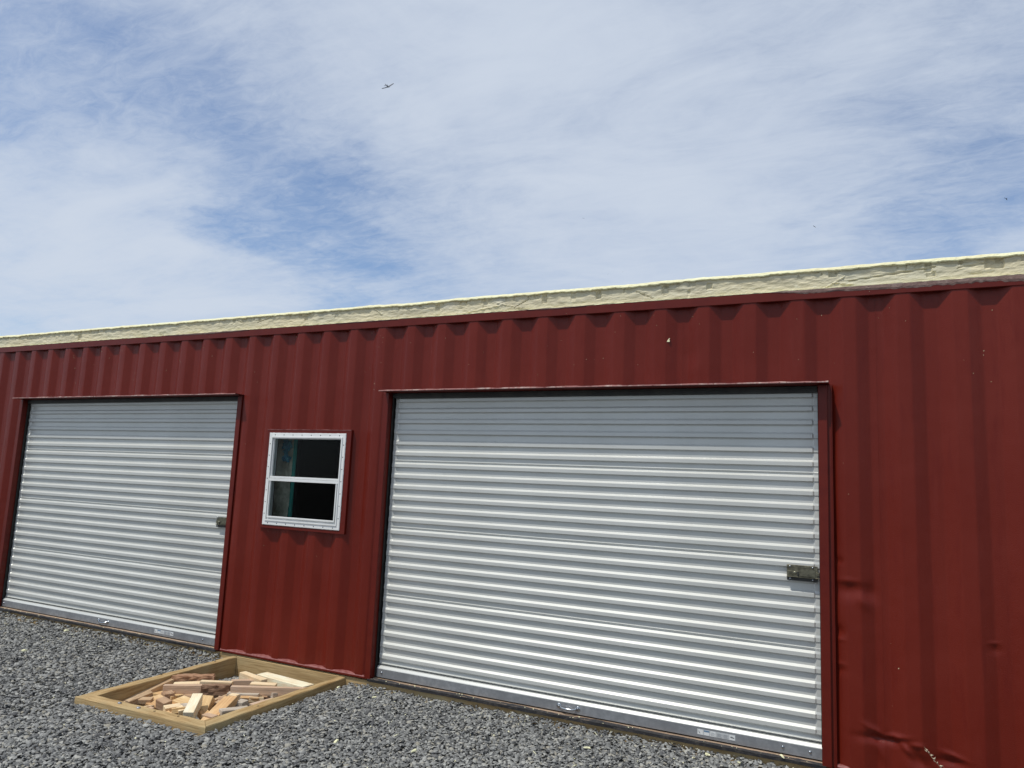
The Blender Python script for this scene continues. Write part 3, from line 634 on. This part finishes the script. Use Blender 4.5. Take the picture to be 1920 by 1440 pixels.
    for qx in (lx0 + .018, lx1 - .026):
        m.dome((qx, yl - .0188, lz1 - .009), .0052, .004, mi=2); m.dome((qx, yl - .0163, lz0 + .010), .0052, .004, mi=2)
    m.obj('latch', [LATCH, DARKM, CHROME], door)
    return door
doors = []
for di, (a, b) in enumerate(DOORS):
    # jambs: square tube, welded to the wall; the header is a plate that stands out above the opening
    gap = .016 if di == 0 else .0225
    MB().box(a - FR, a, -.007, .050, -.013, Z_HEAD - .002, bev=.003).obj('door_jamb', REDT, cont)
    MB().box(b, b + .050, -.007, .050, -.013, Z_HEAD - .002, bev=.003).obj('door_jamb', REDT, cont)
    MB().box(b + .050, b + (.064, .076)[di], .010, .050, -.013, Z_HEAD - .002).obj('jamb_backing', REDT, cont)
    m = MB(); m.tube([(b + .050 + gap, .004 + (.003 * math.sin(z * 9)), z) for z in np.linspace(.0, Z_HEAD - .006, 24)], .0032, 5)
    m.obj('weld_seam', REDT, cont); m = MB()
    m.tube([(a - FR - .001, -.0035, z) for z in np.linspace(0, Z_HEAD - .01, 20)], [.0030 + .0012 * math.sin(z * 37) for z in range(20)], 5)
    m.obj('weld_seam', REDT if di else REDT, cont)
    MB().box(a - .030, b + .062, -.095, .052, Z_HEAD - .001, Z_HEAD + .005).obj('door_header', REDT, cont)
    strip_edge(cont, a - .030, b + .062, Z_HEAD + .003, -.096, di * 5)
    doors.append(roller_door(a, b, (-6.376, -1.806)[di], ((-5.69, -5.45), (-.985, -.765))[di], ((-7.90, -5.10), (-3.27, -.505, -.362))[di], ((.968, 1.052), (.958, 1.046))[di], ((-5.068, -4.915), (-.478, -.312))[di], (.004, 0)[di]))
    # threshold
    MB().box(a, b, -.002, .30, -.019, -.0075).obj('threshold', TANP, cont)
    n = 260; q = np.linspace(a - .02, b + .02, n)
    sl = (.35, 1.0)[di]
    rows = [np.stack([q, .004 + 0 * q, -.030 + 0 * q], -1), np.stack([q, -.007 - .004 * vnoise(q * 9, q * 0 + 3), -.028 + .002 * vnoise(q * 20, q * 0)], -1), np.stack([q, -.009 - .004 * vnoise(q * 12, q * 0), -.010 + .003 * vnoise(q * 25, q * 0 + 5)], -1), np.stack([q, .002 + sl * .030 * vnoise(q * 5, q * 0 + 6), -.0055 + .003 * vnoise(q * 31, q * 0 + 5)], -1), np.stack([q, .005 + sl * .030 * vnoise(q * 5, q * 0 + 6), -.0085 + 0 * q], -1)]
    grid_obj('rubber_seal', np.array(rows), RUBBER, cont, smooth=False)
    m = MB()
    for j in range(70):
        u = rng.uniform(a + .02, b - .02); sz = rng.uniform(.002, .006); v_, f_, _ = scatter(np.array([[u, rng.uniform(-.012, .02), -.001 if rng.random() < .6 else -.008]]), np.array([sz]), np.array([0.]), np.array([.5]))
        m.add(v_, [tuple(t) for t in f_], 0)
    tag(m.obj('threshold_crumbs', FOAMT, cont), kind='stuff')

# ------------------------------------------------------------------ window
wx0, wx1, wz0, wz1 = WIN
def ring(m, o, i_, y0, y1, mi=0):
    """rectangular ring between outer and inner rectangles (x0,x1,z0,z1), as four butted bars"""
    m.box(o[0], o[1], y0, y1, i_[3], o[3], mi); m.box(o[0], o[1], y0, y1, o[2], i_[2], mi)
    m.box(o[0], i_[0], y0, y1, i_[2], i_[3], mi); m.box(i_[1], o[1], y0, y1, i_[2], i_[3], mi)
sur = MB(); ring(sur, (wx0 - .034, wx1 + .050, wz0 - .028, wz1 + .030), (wx0 + .012, wx1 - .012, wz0 + .012, wz1 - .012), -.014, .075)
sur.obj('window_surround', REDT, cont)
strip_q = np.linspace(wx0 - .036, wx1 + .050, 60)
grid_obj('surround_weld', np.array([np.stack([strip_q, 0 * strip_q - .016, 0 * strip_q + wz1 + .027], -1), np.stack([strip_q, 0 * strip_q - .017, wz1 + .031 + .003 * vnoise(strip_q * 25, strip_q * 0)], -1), np.stack([strip_q, 0 * strip_q + .002, wz1 + .033 + .003 * vnoise(strip_q * 25, strip_q * 0 + 4)], -1)]), PINKE, cont, smooth=False)
win = MB(); ring(win, (wx0, wx1, wz0, wz1), (wx0 + .030, wx1 - .030, wz0 + .034, wz1 - .030), -.0200, -.0145)
ring(win, (wx0 + .026, wx1 - .026, wz0 + .030, wz1 - .026), (wx0 + .036, wx1 - .036, wz0 + .042, wz1 - .036), -.026, -.0202)
ring(win, (wx0 + .0305, wx1 - .0305, wz0 + .0345, wz1 - .0305), (wx0 + .047, wx1 - .047, wz0 + .056, wz1 - .044), -.0140, .030)
wo = win.obj('window', WHITE, cont)
zmid = 1.402
MB().box(wx0 + .036, wx1 - .036, -.020, .012, zmid + .001, zmid + .017, bev=.001).obj('meeting_rail', WHITE, wo)
MB().box(wx0 + .034, wx1 - .034, -.024, .016, zmid - .022, zmid - .001, bev=.001).obj('meeting_rail', WHITE, wo)
MB().box(wx0 + .047, wx1 - .047, -.028, .005, wz0 + .056, wz0 + .068, bev=.001).obj('lower_sash_sill', WHITE, wo)
MB().box(wx0 + .0475, wx0 + .056, -.026, .004, wz0 + .069, zmid - .023).obj('sash_stile', WHITE, wo)
MB().box(wx1 - .056, wx1 - .0475, -.026, .004, wz0 + .069, zmid - .023).obj('sash_stile', WHITE, wo)
MB().box(wx0 + .047, wx1 - .047, .000, .004, zmid + .0175, wz1 - .0445).obj('pane', GLASS, wo)
MB().box(wx0 + .0562, wx1 - .0562, -.014, -.010, wz0 + .0685, zmid - .0225).obj('pane', GLASS, wo)
scr = MB().dome((0, 0, 0), .0042, .0018, n=8).mesh('screw', SCREW)
for i in range(8):
    t = (i + .5) / 8
    link(scr, 'screw', wo, (wx0 + .012 + t * (wx1 - wx0 - .024), -.0202, wz1 - .013)); link(scr, 'screw', wo, (wx0 + .012 + t * (wx1 - wx0 - .024), -.0202, wz0 + .013))
for i in range(7):
    t = (i + .6) / 7.2
    link(scr, 'screw', wo, (wx0 + .013, -.0202, wz0 + .03 + t * (wz1 - wz0 - .06))); link(scr, 'screw', wo, (wx1 - .013, -.0202, wz0 + .03 + t * (wz1 - wz0 - .06)))
# pale sealant squeezed out round the flange
for (a, b, c_, d_) in ((wx0 - .002, wz1 + .001, wx1 + .002, wz1 + .001), (wx1 + .001, wz1, wx1 + .001, wz0), (wx0 - .001, wz0 + .0, wx0 - .001, wz1 - .2), (wx0, wz0 - .001, wx1, wz0 - .001)):
    m = MB(); m.tube([(a + (c_ - a) * t, -.0155, b + (d_ - b) * t) for t in np.linspace(0, 1, 40)], [.0022 + .0022 * abs(math.sin(j * 1.7 + a)) * random.random() for j in range(40)], 5)
    m.obj('sealant', WHITE, wo)
# inside, behind the glass: foamed partition and teal post
xq, zz_ = np.meshgrid(np.linspace(-4.84, -4.478, 50), np.linspace(.9, 2.1, 90))
bump_ = .05 * fbm(xq * 7, zz_ * 5, 4) + .02 * fbm(xq * 25, zz_ * 20, 3)
grid_obj('partition_foam', np.stack([xq, .26 + bump_, zz_], -1), FOAMI, cont)
MB().box(-4.476, -4.446, .255, .268, -.018, 2.6).obj('teal_post', TEAL, cont)
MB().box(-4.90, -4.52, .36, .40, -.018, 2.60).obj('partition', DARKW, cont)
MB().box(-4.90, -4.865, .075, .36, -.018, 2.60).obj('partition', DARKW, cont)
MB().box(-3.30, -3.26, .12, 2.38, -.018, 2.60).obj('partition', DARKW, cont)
m = MB()
for j in range(26):
    v_, f_, _ = scatter(np.array([[rng.uniform(-4.57, -4.49), .235 + rng.uniform(-.01, .01), rng.uniform(1.54, 1.72)]]), np.array([rng.uniform(.015, .04)]), np.array([0.]), np.array([1.2])); m.add(v_, [tuple(t) for t in f_], 0)
m.obj('torn_membrane', BLUET, cont)

# small foam specks and chips stuck on the red paint
m = MB()
for j in range(150):
    x = rng.uniform(-8.3, 1.0); z = rng.uniform(.3, 2.65) if rng.random() < .35 else rng.uniform(2.1, 2.66)
    if any(h_[0] < x < h_[1] and h_[2] < z < h_[3] for h_ in HOLES): continue
    v_, f_, _ = scatter(np.array([[x, (ywall(x) if z < Z_RAIL else -.004) - .0015, z]]), np.array([rng.uniform(.0012, .0030)]), np.array([0.]), np.array([1.5])); m.add(v_, [tuple(t) for t in f_], 0)
tag(m.obj('foam_specks', FOAMT, cont), kind='stuff')
m = MB(); bx_, bz_ = -1.183, 2.397; by_ = float(ywall(bx_)) - .003
m.prism([(bx_ - .010, bz_ - .009), (bx_ + .006, bz_ - .010), (bx_ + .009, bz_ - .003), (bx_ + .004, bz_ + .004), (bx_ + .010, bz_ + .013), (bx_ + .004, bz_ + .014), (bx_ - .007, bz_ - .001)], 'y', by_ - .004, by_ + .003)
m.obj('foam_chip', FOAMT, cont)

# ------------------------------------------------------------------ sill beam under the container
def rbox(m, x0, x1, y0, y1, z0, z1, seg=.08, amp=.002, mi=0):
    n = max(2, int((x1 - x0) / seg)); q = np.linspace(x0, x1, n + 1); o = len(m.v)
    for j, u in enumerate(q):
        a_ = amp * (vnoise(u * 4, 1) - .5) * 2; c_ = amp * (vnoise(u * 4, 9) - .5) * 2
        m.v += [(float(u), float(y0 + a_), float(z0)), (float(u), float(y0 + a_), float(z1 - .004)), (float(u), float(y0 + a_ + .004), float(z1 + c_)), (float(u), y1, float(z1 + c_)), (float(u), y1, z0)]
    for j in range(n):
        for k in range(5): m.f.append([o + j * 5 + k, o + (j + 1) * 5 + k, o + (j + 1) * 5 + (k + 1) % 5, o + j * 5 + (k + 1) % 5]); m.mi.append(mi); m.sm.append(False)
    m.f.append([o + k for k in range(5)][::-1]); m.mi.append(mi); m.sm.append(False); m.f.append([o + n * 5 + k for k in range(5)]); m.mi.append(mi); m.sm.append(False)
m = MB(); rbox(m, X0 - .1, X1 + .1, .0115, .14, -.26, -.024)
tag(m.obj('sill_beam', TREAT), 'brown treated timber beam lying under the front edge of the red container', 'beam')

# ------------------------------------------------------------------ timber frame sunk in the gravel
fr = thing('timber_frame', 'low frame of pressure treated boards sunk in the gravel, holding scrap wood', 'wooden frame', (0, 0, 0))
ZT, ZB = -.034, -.225
def board(o1, o2, i2, i1, m_, dz=0.0):
    """o1-o2 outer edge, i1-i2 inner edge (plan), mitred; rounded arris"""
    O1, O2, I1, I2 = map(lambda q: Vector((*q, 0)), (o1, o2, i1, i2)); n = 24; b = MB(); rws = []
    for j in range(n + 1):
        t = j / n; o_ = O1.lerp(O2, t); i_ = I1.lerp(I2, t); w_ = (i_ - o_); wv = .004 / w_.length; wob = .0015 * math.sin(j * 1.3 + dz * 900)
        rws.append([(o_.x, o_.y, ZB), (o_.x, o_.y, ZT - .005 + dz), (o_.x + w_.x * wv, o_.y + w_.y * wv, ZT + dz + wob), (i_.x - w_.x * wv, i_.y - w_.y * wv, ZT + dz + wob), (i_.x, i_.y, ZT - .004 + dz), (i_.x, i_.y, ZB)])
    P = [p for r_ in rws for p in r_]; F = [(j * 6 + k, (j + 1) * 6 + k, (j + 1) * 6 + (k + 1) % 6, j * 6 + (k + 1) % 6) for j in range(n) for k in range(6)]
    b.add(P, F + [tuple(range(6))[::-1], tuple(range(n * 6, n * 6 + 6))]); return b.obj('board', m_, fr)
e = .0012
board(BOX_O[0], BOX_O[1], BOX_I[1], BOX_I[0], TREAT)
board((BOX_O[1][0], BOX_O[1][1] + e * 2), BOX_O[2], BOX_I[2], (BOX_I[1][0], BOX_I[1][1] + e * 2), TREATY, .0015)
board(BOX_O[3], (BOX_O[0][0], BOX_O[0][1] + e * 2), (BOX_I[0][0], BOX_I[0][1] + e * 2), BOX_I[3], TREATY, -.001)
MB().box(BOX_I[3][0] + .002, BOX_I[2][0] - .002, -.0045, .0100, ZB, ZT + .004, bev=.002).obj('board', TREAT, fr)
for (qx, qy) in ((-4.290, -1.300), (-4.115, -1.300)):
    MB().dome((qx, qy, ZT), .013, .009, axis=(.15, .1, 1), n=8).obj('bolt', GALV, fr)
for (qx, qy) in ((-4.66, -.70), (-3.575, -.25), (-3.565, -.86), (-3.99, -1.285), (-3.80, -1.27), (-4.675, -.2)): MB().dome((qx, qy, ZT + .0005), .008, .0012, axis=(0, 0, 1), n=8).obj('knot', KNOT, fr)

# ------------------------------------------------------------------ the scrap wood, every block on its own
def block(A, B, w_, t_, roll, m_, label):
    A, B = Vector(A), Vector(B); ax = (B - A); L_ = ax.length; ax.normalize()
    side = ax.cross(Vector((0, 0, 1))).normalized(); upv = side.cross(ax).normalized()
    q = Matrix.Rotation(R(roll), 3, ax); side = q @ side; upv = q @ upv
    M3 = Matrix.Identity(4)
    for i in range(3): M3[i][0] = ax[i]; M3[i][1] = side[i]; M3[i][2] = upv[i]
    c = (A + B) / 2 - upv * (t_ / 2); M3.translation = c
    bm = bmesh.new(); bmesh.ops.create_cube(bm, size=1)
    rough = m_ in ('brown', 'bark')
    bmesh.ops.scale(bm, vec=(L_, w_, t_), verts=bm.verts)
    for v in bm.verts:
        v.co += Vector((random.uniform(-.06, .06) * w_, random.uniform(-.02, .02) * w_, random.uniform(-.03, .03) * t_))
    bmesh.ops.bevel(bm, geom=bm.edges[:], offset=.0022 if not rough else .007, segments=1 if not rough else 2, affect='EDGES')
    if rough or 'splinter' in label:
        bmesh.ops.subdivide_edges(bm, edges=[e_ for e_ in bm.edges if e_.calc_length() > .05], cuts=7, use_grid_fill=True)
        for v in bm.verts:
            n_ = vnoise(v.co.x * 30 + 5, v.co.y * 60 + v.co.z * 50); v.co += v.normal * (float(n_) - .5) * (.016 if rough else .012)
    me = bpy.data.meshes.new('wood_offcut'); bm.to_mesh(me); bm.free(); me.materials.append(WM[m_])
    o = link(me, 'wood_offcut'); o.matrix_world = M3
    return tag(o, label, 'wood block', 'scrap wood blocks piled in the timber frame')
for A, B, w_, t_, roll, m_, label in WOOD: block(A, B, w_, t_, roll, m_, label)
CN = {'cream': 'cream', 'yellow': 'yellowish', 'tan': 'tan', 'pink': 'pinkish', 'tan2': 'brownish', 'orange': 'orange-toned', 'grey': 'greyish'}
kinds = list(CN); kk = 0
for pi, (px_, wx_) in enumerate(((-4.38, 'left'), (-4.12, 'middle'), (-3.86, 'right'))):
    for pj, (py_, wy_) in enumerate(((-1.04, 'front board side'), (-.76, 'centre'), (-.50, 'back half'))):
        for k in range(4):
            x, y = px_ + random.uniform(-.10, .10), py_ + random.uniform(-.11, .11); a = random.uniform(-.5, 1.5); l_ = random.uniform(.08, .15); z_ = random.uniform(-.125, -.075)
            dx, dy = math.cos(a) * l_ / 2, math.sin(a) * l_ / 2; col = kinds[kk % 7]; kk += 1
            block((x - dx, y - dy, z_ + random.uniform(-.012, .012)), (x + dx, y + dy, z_ + random.uniform(-.012, .012)), random.uniform(.035, .08), random.uniform(.03, .045), random.uniform(-12, 12), col,
                  '%s offcut half buried low in the woodpile, %s third, %s' % (CN[col], wx_, wy_))

# ------------------------------------------------------------------ litter of foam on the gravel
def scrap(x, y, s, label, long=1.0, m_=None, z=None):
    s *= .72
    pts = []; n = 9
    for k in range(n):
        a = 2 * math.pi * k / n; r_ = s * random.uniform(.6, 1.1); pts.append((math.cos(a) * r_ * long, math.sin(a) * r_ * .6))
    b = MB(); h = s * .45
    vv = [(p[0], p[1], -h * .3) for p in pts] + [(p[0] * .8, p[1] * .8, h * random.uniform(.4, 1.1)) for p in pts] + [(0, 0, h * 1.1)]
    b.add(vv, [(k, (k + 1) % n, (k + 1) % n + n, k + n) for k in range(n)] + [(k + n, (k + 1) % n + n, 2 * n) for k in range(n)] + [tuple(range(n))[::-1]])
    o = b.obj('foam_scrap', m_ or FOAMT, None, (x, y, float(hgt(np.array([x]), np.array([y]))[0]) + .012 if z is None else z)); o.rotation_euler = (random.uniform(-.3, .3), random.uniform(-.3, .3), random.uniform(0, 3))
    return tag(o, label, 'foam scrap', 'foam scraps lying on the gravel')
scrap(-6.165, -.773, .026, 'whitish foam scrap alone on the gravel far left, below the left door handle', 1.3)
scrap(-2.791, -1.037, .024, 'yellow foam scrap on gravel to the right of the timber frame front corner', 1.6)
scrap(-2.34, -.92, .020, 'flat yellow foam scrap at the lower middle edge, second right of the frame', 1.9)
scrap(-1.536, -.337, .019, 'yellow foam scrap on gravel below the pull handle of the right door', 1.9)
scrap(-.90, -.075, .024, 'long yellow foam scrap on gravel just below the sticker of the right door', 1.8)
scrap(-.72, -.10, .015, 'small cream foam scrap right of the long yellow one near the right door', 1.1)
scrap(-3.49, -.16, .018, 'curled cream foam scrap beside the back right corner of the timber frame', 1.7)
scrap(-3.13, -.22, .018, 'pale foam scrap on gravel below the left corner of the right door', 1.3)
scrap(-6.60, -.14, .030, 'dull cream foam scrap beside the sill under the left door handle', 1.5)
scrap(-.505, -.004, .020, 'yellow foam lump stuck on the threshold under the right door bolts', 1.6, z=.0)
m = MB()
for j in range(420):
    x, y = rng.uniform(-8.2, 0), rng.uniform(-2.2, 0) if rng.random() < .45 else -abs(rng.normal(0, .2))
    if inbox(np.array(x), np.array(y)): continue
    s_ = rng.uniform(.002, .0065); z = float(hgt(np.array([x]), np.array([y]))[0]) + .010
    v_, f_, _ = scatter(np.array([[x, min(y, -.01), z]]), np.array([s_]), np.array([0.]), np.array([.4])); m.add(v_, [tuple(t) for t in f_], 0)
for j in range(16):
    x, y = rng.uniform(-6, -.6), rng.uniform(-1.0, -.03)
    if inbox(np.array(x), np.array(y), .02): continue
    z = float(hgt(np.array([x]), np.array([y]))[0]) + .016; a = rng.uniform(0, 3.1); l_ = rng.uniform(.012, .03)
    m.tube([(x, y, z), (x + math.cos(a) * l_ * .5, y + math.sin(a) * l_ * .5, z + .006), (x + math.cos(a) * l_, y + math.sin(a) * l_, z + rng.uniform(0, .015))], [.0015, .0022, .001], 4)
tag(m.obj('foam_crumbs', FOAMT), 'tiny cream foam crumbs and splinters strewn over the gravel', 'crumbs', kind='stuff')

# ------------------------------------------------------------------ grass stalk by the wall at the right
STRAW = mat('dry_straw', (.34, .25, .15), .7, var=[(40, 3, (.22, .12, .08), .4, .7, U)])
HUSK = mat('seed_husk', (.62, .52, .38), .6, var=[(90, 3, (.40, .22, .15), .5, .7, U)])
gs = thing('grass_stalk', 'dry grass stalk with a drooping seed head in front of the dented red wall', 'grass stalk', (.38, -.10, -.06))
def G(x, y, z): return (x - .38, y + .10, z + .06)
cv = [G(.38, -.10, -.06), G(.345, -.098, .02), G(.30, -.095, .075), G(.262, -.09, .115), G(.228, -.085, .150), G(.205, -.082, .180), G(.190, -.08, .200)]
MB().tube(cv, [.0022, .002, .0018, .0016, .0013, .001, .0006], 6).obj('stem', STRAW, gs)
sp = MB().add([(0, 0, 0), (.0035, 0, .006), (0, .003, .006), (-.0035, 0, .006), (0, -.003, .006), (0, 0, .019)], [(0, 2, 1), (0, 3, 2), (0, 4, 3), (0, 1, 4), (1, 2, 5), (2, 3, 5), (3, 4, 5), (4, 1, 5)], 0, True).mesh('spikelet', HUSK)
for j in range(17):
    t = j / 16 * 3.3; i = min(5, 2 + int(t)); f_ = 2 + t - i; f_ = min(max(f_, 0), 1)
    p = Vector(cv[i]).lerp(Vector(cv[min(i + 1, 6)]), f_); o = link(sp, 'spikelet', gs, p)
    s = 1 if j % 2 else -1
    o.rotation_euler = (random.uniform(-.5, .5), -.75 + s * .55 + random.uniform(-.15, .15), random.uniform(0, 6)); k_ = random.uniform(.75, 1.15); o.scale = (k_, k_, k_)

# ------------------------------------------------------------------ aeroplane and birds
PLANE = mat('dark_aircraft_skin', (.035, .045, .06), .5)
EYEP = Vector((0, -DIST, EYE))
def frame_obj(o, pos, fx, fy, fz):
    M4 = Matrix.Identity(4)
    for i in range(3): M4[i][0] = fx[i]; M4[i][1] = fy[i]; M4[i][2] = fz[i]
    M4.translation = pos; o.matrix_world = M4
ppos = EYEP + Vector((-.5345, .6932, .4835)).normalized() * 760
pf = Vector((.7326, -.2974, -.5144)).normalized()      # heading: towards us and to the right, descending
pw = Vector((.95, .22, .10)); pw = (pw - pf * pw.dot(pf)).normalized(); pu = pf.cross(pw) * -1
pl = thing('propeller_plane', 'small dark propeller plane flying high above the container', 'aeroplane')
if pu.z < 0: pu = -pu
frame_obj(pl, ppos, pw, pf, pw.cross(pf))
sg = 1 if pw.cross(pf).z > 0 else -1
m = MB(); m.tube([(0, 3.2, 0), (0, 2.7, 0), (0, 1.5, .02 * sg), (0, 0, .05 * sg), (0, -2, .1 * sg), (0, -4.6, .25 * sg)], [.18, .5, .62, .62, .42, .14], 12); m.obj('fuselage', PLANE, pl)
def wing(m, x0, x1, c0, c1, y, z0, z1, th):
    for s in (-1, 1):
        a = [(s * x0, y + c0 / 2, z0), (s * x0, y - c0 / 2, z0), (s * x1, y - c1 / 2 - .1, z1), (s * x1, y + c1 / 2 - .1, z1)]
        m.add([(p[0], p[1], p[2] - th / 2) for p in a] + [(p[0], p[1], p[2] + th / 2) for p in a], [(0, 1, 2, 3), (7, 6, 5, 4), (0, 4, 5, 1), (1, 5, 6, 2), (2, 6, 7, 3), (3, 7, 4, 0)])
m = MB(); wing(m, .3, 6.3, 2.4, 1.3, .6, -.35 * sg, .45 * sg, .3); m.obj('wing', PLANE, pl)
m = MB(); wing(m, .1, 1.8, 1.0, .6, -4.1, .3 * sg, .35 * sg, .12); m.obj('tailplane', PLANE, pl)
m = MB(); m.prism([(-3.6, .3 * sg), (-4.8, .3 * sg), (-4.9, 1.7 * sg), (-4.3, 1.7 * sg)], 'x', -.07, .07); m.obj('tail_fin', PLANE, pl)
m = MB(); m.prism([(1.0, .5 * sg), (.6, 1.0 * sg), (-.8, 1.0 * sg), (-1.6, .4 * sg)], 'x', -.33, .33); m.obj('canopy', PLANE, pl)
m = MB()
for k in range(2):
    a = .5 + math.pi * k; m.add([(math.cos(a) * .1 - math.sin(a) * .06, 3.3, math.sin(a) * .1 + math.cos(a) * .06), (math.cos(a) * .1 + math.sin(a) * .06, 3.3, math.sin(a) * .1 - math.cos(a) * .06), (math.cos(a) * .95, 3.34, math.sin(a) * .95)], [(0, 1, 2)])
    m.tube([(0, 3.2, 0), (math.cos(a) * .9, 3.3, math.sin(a) * .9)], [.10, .04], 5)
m.obj('propeller', PLANE, pl)
BIRD = mat('dark_feathers', (.03, .032, .036), .8)
def bird(d_, dist, span, ang, bend, label):
    pos = EYEP + Vector(d_).normalized() * dist; ax = (rt * math.cos(ang) + up * math.sin(ang)).normalized(); f_ = fwd.copy(); f_ = (f_ - ax * f_.dot(ax)).normalized(); uz = ax.cross(f_)
    b = thing('bird', label, 'bird', group='birds soaring above the container'); frame_obj(b, pos, ax, f_, uz)
    s = span / 2; mb = MB(); mb.tube([(0, s * .5, 0), (0, s * .38, 0), (0, .1 * s, 0), (0, -.3 * s, 0), (0, -.62 * s, .0)], [.02 * s, .09 * s, .13 * s, .10 * s, .05 * s], 8); mb.obj('body', BIRD, b)
    for sd_ in (-1, 1):
        mb = MB(); q = [(sd_ * .05 * s, .22 * s, 0), (sd_ * .5 * s, .30 * s, bend * .45 * s), (sd_ * s, .02 * s, bend * .2 * s * (1 if sd_ > 0 else 2.2)), (sd_ * .5 * s, -.12 * s, bend * .45 * s), (sd_ * .05 * s, -.16 * s, 0)]
        mb.add([(p[0], p[1], p[2] - .02 * s) for p in q] + [(p[0], p[1], p[2] + .02 * s) for p in q], [(4, 3, 2, 1, 0), (5, 6, 7, 8, 9)] + [(k, (k + 1) % 5, (k + 1) % 5 + 5, k + 5) for k in range(5)]); mb.obj('wing', BIRD, b)
bird((.1348, .9318, .3371), 240, 1.15, -.75, -.75, 'dark bird banking at the far right edge of the sky')
bird((-.0621, .9414, .3315), 260, 1.25, -.6, .25, 'dark bird with level wings over the right end of the right door')
bird((-.3389, .8723, .3523), 420, 1.35, .0, .05, 'faint distant bird seen edge on as a thin dash in mid sky')
bird((-.2994, .8637, .4054), 420, .75, 1.4, .1, 'tiny distant bird, the highest of those in the sky')
bird((-.3146, .9059, .2837), 380, .85, 1.1, .3, 'tiny distant bird low over the foam roof, left of a nearby one')
bird((-.2958, .9113, .2864), 420, .75, .1, .3, 'tiny distant bird low over the foam roof, right of a nearby one')
